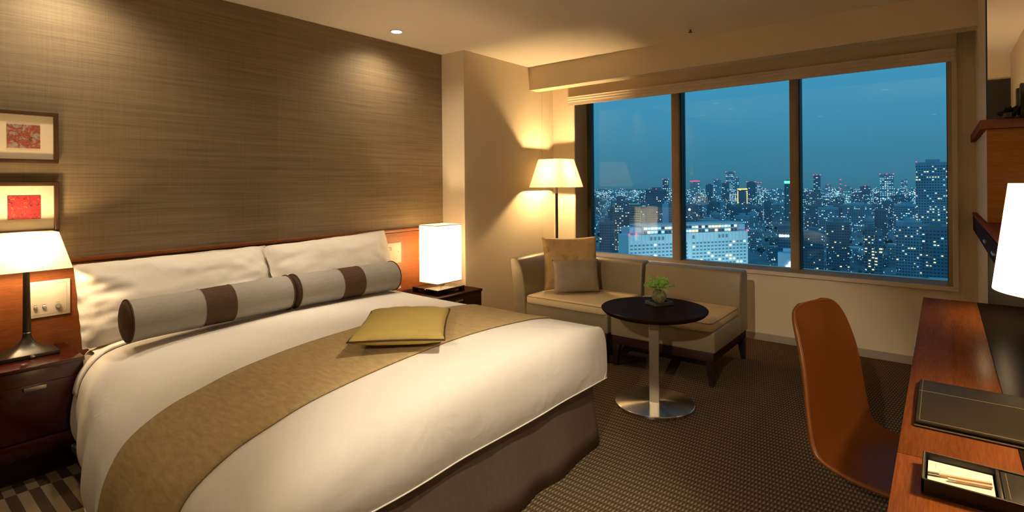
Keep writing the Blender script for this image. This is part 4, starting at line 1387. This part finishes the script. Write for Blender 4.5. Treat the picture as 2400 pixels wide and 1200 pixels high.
# white hotel with a two-storey roof pavilion
HA, HL, HD, HH = math.atan2(-.57, .82), 105.0, 16.0, 63.2
ht = thing('hotel_building', 'long pale hotel block with rows of small windows and a lit roof restaurant', 'building', (361.6, 180.7, GZ), HA)
obj('body', bm_box(0, HL, 0, HD, 0, HH), 'hotel_wall', ht, world=False, smooth=0)
obj('roof_pavilion', bm_join(bm_box(12, HL - 8, 1.0, HD - 2, HH, HH + 6.4), bm_box(9, HL - 5, -.4, HD - 1, HH + 6.4, HH + 7.3)), 'tower_mid', ht, world=False, smooth=0)
obj('plant_room', bm_box(2, 12, 2, HD - 2, HH, HH + 5.5), 'tower_blue', ht, world=False, smooth=0)
obj('plant_room', bm_box(HL - 8, HL - 1, 2, HD - 2, HH, HH + 5.5), 'tower_blue', ht, world=False, smooth=0)
for fx in (20, 85):  # spots added to brighten the pale hotel front, no fixtures built
    lamp('facade_fill', 'SPOT', (0, 0, 0), 78000, (.55, .9, 1.0), ht, 1.0, None, 110, 1.0).location = (fx, -62, 12)
for o_ in ht.children:
    if o_.type == 'LIGHT':
        o_.rotation_euler = (Vector((0, 62, 36))).to_track_quat('-Z', 'Y').to_euler()
hw_me = {}
for mn, nm in (('hotel_window_teal', 'window'), ('lit_warm', 'window'), ('lit_white', 'window')):
    b_ = bm_box(0, 1.9, -.25, 0, 0, 1.15)
    me = bpy.data.meshes.new('hotel_window')
    b_.to_mesh(me); b_.free()
    me.materials.append(MATS[mn])
    hw_me[mn] = me
NC, NR = 31, 9
for r in range(NR):
    for c in range(NC):
        if c == 15:
            continue
        k = 'hotel_window_teal'
        if rc.random() < (.05, .05, .05, .05, .22, .25, .15, .15, .15)[r]:
            k = rc.choice(('lit_warm', 'lit_white'))
        o_ = bpy.data.objects.new('window', hw_me[k])
        C.objects.link(o_)
        o_.parent = ht
        o_.location = (1.4 + c * 3.32, 0, HH - 8.4 - r * 2.65)
for c in (5, 6, 7, 8, 16, 23, 24, 25):
    o_ = bpy.data.objects.new('window', hw_me['hotel_window_teal'])
    C.objects.link(o_); o_.parent = ht
    o_.location = (1.4 + c * 3.32, 0, HH - 4.4); o_.scale = (.9, 1, 2.2)
for c in range(NC + 1):
    obj('wall_joint', bm_box(c * 3.32 + .65, c * 3.32 + .75, -.12, 0, 0, HH), 'tower_mid', ht, world=False, smooth=0)
for r, (zz, hh_) in enumerate(((HH + .7, 1.7), (HH + 3.7, 1.5))):
    for c in range(28):
        k = rc.choice(('lit_warm', 'lit_white', 'city_window_dark', 'lit_cool', 'city_window_dark'))
        obj('pavilion_window', bm_box(13.5 + c * 2.95, 15.7 + c * 2.95, .6, 1.0, zz, zz + hh_), k, ht, world=False, smooth=0)
for x in (0.5, 6.5, HL - .6):
    obj('beacon', bm_lathe([(.05, 0), (.7, .4), (.7, 1.1), (.05, 1.5)], x, 0, 8), 'lit_red', ht, world=False).location = (0, -.3, HH)
obj('roof_mast', bm_tube([(HL - 52, 6, HH + 7), (HL - 55, 6, HH + 12), (HL - 57, 6, HH + 16)], .25, 6), 'tower_blue', ht, world=False)

# signs, floodlight, mast
b_ = building(615, 128, 15.0, 56.5, 'dark', 0, .2, 'dark block carrying a small white lit roof sign')
sg = bmesh.new()
for i, (a, w_, h_) in enumerate(((-6.5, 1.4, 3.0), (-4.6, 1.8, 2.6), (-2.3, 1.0, 2.4), (-.8, 1.8, 2.6), (1.5, 1.4, 2.4))):
    sg = bm_join(sg, bm_box(-.6, -.2, -a - w_, -a, 44 + (3 - h_) / 2, 44 + (3 + h_) / 2, .2))
obj('sign_lettering', sg, 'lit_sign', b_, world=False)
b_ = building(472, 98, 12.5, 44.4, 'paleblue', 0, .2, 'pale block carrying a white clover-shaped lit emblem')
em = bm_join(*[bm_tube([(-.7, yy, zz), (-.1, yy, zz)], 1.7, 16) for yy, zz in ((-3.2, 36.5), (-5.4, 33.6), (-1.0, 33.6))], bm_box(-.6, -.1, -4.2, -2.2, 32, 36))
obj('emblem', em, 'lit_sign', b_, world=False)
fdl = thing('floodlight', 'bright blue-white floodlight on a pole behind the hotel roof', 'floodlight', (640, 239, GZ))
obj('pole', bm_lathe([(.3, 0), (.2, 68)], 0, 0, 8), 'tower_dark', fdl, world=False)
obj('lamp_head', bm_lathe([(.2, 68), (1.0, 68.4), (1.5, 69.4), (1.0, 70.4), (.2, 70.8)], 0, 0, 16), 'lit_sign', fdl, world=False)
ms = thing('radio_mast', 'thin striped radio mast with red lights on the skyline', 'mast', (2150, 275, GZ))
obj('lattice', bm_lathe([(2.0, 0), (.8, 108)], 0, 0, 6), 'tower_mid', ms, world=False)
for z in (60, 76, 92, 107):
    obj('beacon', bm_lathe([(.1, z), (2.2, z + 1), (2.2, z + 2.6), (.1, z + 3.6)], 0, 0, 8), 'lit_red', ms, world=False)

# ordinary blocks filling the city
PLACED = [(q[0] + q[2] * .45 * q[0] / math.hypot(q[0], q[1]), q[1] + q[2] * .45 * q[1] / math.hypot(q[0], q[1]), q[2] * .85, q[3]) for q in TOWERS]
PLACED += [(361.6 + .82 * k - .0, 180.7 - .57 * k + 6, 16, HH + 10) for k in range(0, 106, 12)] + [(625, 130, 14, 60), (482, 100, 13, 48), (640, 239, 4, 72), (2150, 275, 5, 110)]
n_f = tries = 0
while n_f < 230 and tries < 6000:
    tries += 1
    D = 470 * math.exp(rc.uniform(0, 2.1))
    a = math.radians(rc.uniform(-4, 36))
    x, y = D * math.cos(a), D * math.sin(a)
    if D < 640 and 14 < math.degrees(a) < 32:
        continue
    low = D < 800 or rc.random() < .45
    h = rc.uniform(9, 24) if low else rc.uniform(26, 58)
    if D < 700:
        h = min(h, 20)
    w = rc.uniform(14, 34) * (1 if D < 1500 else 1.5)
    cx_, cy_ = x + math.cos(a) * w * .45, y + math.sin(a) * w * .45
    if any((cx_ - q[0]) ** 2 + (cy_ - q[1]) ** 2 < (q[2] + w * .85) ** 2 for q in PLACED):
        continue
    PLACED.append((cx_, cy_, w * .85, h + 4))
    st_ = rc.choice(('dark', 'dark', 'mid'))
    li = rc.choice((.07, .13, .22))
    wa = rc.choice((.1, .55)) if D < 1100 else .12
    lab = '%s %s city block with %s %s windows%s' % ('low' if low else 'mid-rise', 'dark' if st_ == 'dark' else 'grey', {.07: 'a few lit', .13: 'scattered lit', .22: 'many lit'}[li],
                                                  'yellow and white' if wa > .5 else 'blue-white', ' close below the hotel' if D < 900 else (' far off near the skyline' if D > 2000 else ''))
    building(x, y, w, h, st_, li, wa, lab, 'ordinary city blocks', rot=a + rc.uniform(-.5, .5))
    n_f += 1


def inside(x, y, z, pad):
    return any((x - q[0]) ** 2 + (y - q[1]) ** 2 < (q[2] + pad) ** 2 and z < q[3] + GZ + pad for q in PLACED)


# trees in the park strips below
tr_v = bmesh.new()
TREES = []
for i in range(420):
    D = rc.uniform(600, 1300)
    a = math.radians(rc.uniform(-3, 34))
    r_ = rc.uniform(2.2, 4.2)
    x, y = D * math.cos(a), D * math.sin(a)
    if (15 < math.degrees(a) < 31 and D < 620) or inside(x, y, GZ, r_):
        continue
    TREES.append((x, y, r_, r_ + 8))
    bmesh.ops.create_icosphere(tr_v, subdivisions=1, radius=r_, matrix=Matrix.Translation((x, y, GZ + r_ + rc.uniform(.5, 2))))
for v_ in tr_v.verts:
    v_.co += noise.noise_vector(v_.co * .35) * 1.3
o_ = obj('treetops', tr_v, 'tree_night', smooth=0, kind='stuff')
tag(o_, 'dark tree crowns in the park strips between the city blocks', 'trees')
PLACED += TREES

# street lamps and far windows too small to tell apart
SEEN = set()
for mn, cnt, lab in (('lit_cool', 8500, 'countless small blue-white street and window lights of the far city'), ('lit_warm', 700, 'countless small yellow street lights of the city'),
                     ('lit_white', 1800, 'countless small white street and window lights of the city'), ('lit_red', 90, 'countless small red warning lights over the far city')):
    vl, fl_ = [], []
    for i in range(cnt):
        D = 550 * math.exp(rc.uniform(0.1, 2.5) ** (.9))
        a = math.radians(rc.uniform(-4, 36))
        if D < 720 and 14 < math.degrees(a) < 32:
            continue
        z = GZ + rc.uniform(4, 30) + (rc.uniform(0, 30) if D > 1500 else 0) + (20 if mn == 'lit_red' else 0)
        p = Vector((D * math.cos(a), D * math.sin(a), z))
        s_ = D * rc.uniform(.0003, .0008)
        if inside(p.x, p.y, p.z, s_):
            continue
        key = (round(p.x / 7), round(p.y / 7), round(p.z / 7))
        if any((key[0] + i_, key[1] + j_, key[2] + k_) in SEEN for i_ in (-1, 0, 1) for j_ in (-1, 0, 1) for k_ in (-1, 0, 1)):
            continue
        SEEN.add(key)
        b0 = len(vl)
        vl += [p + Vector(q) * s_ for q in ((1, 0, 0), (-1, 0, 0), (0, 1, 0), (0, -1, 0), (0, 0, 1), (0, 0, -1))]
        fl_ += [tuple(b0 + k for k in q) for q in ((0, 2, 4), (2, 1, 4), (1, 3, 4), (3, 0, 4), (2, 0, 5), (1, 2, 5), (3, 1, 5), (0, 3, 5))]
    tag(raw('city_lights', vl, fl_, mn, None, 'stuff'), lab, 'city lights')
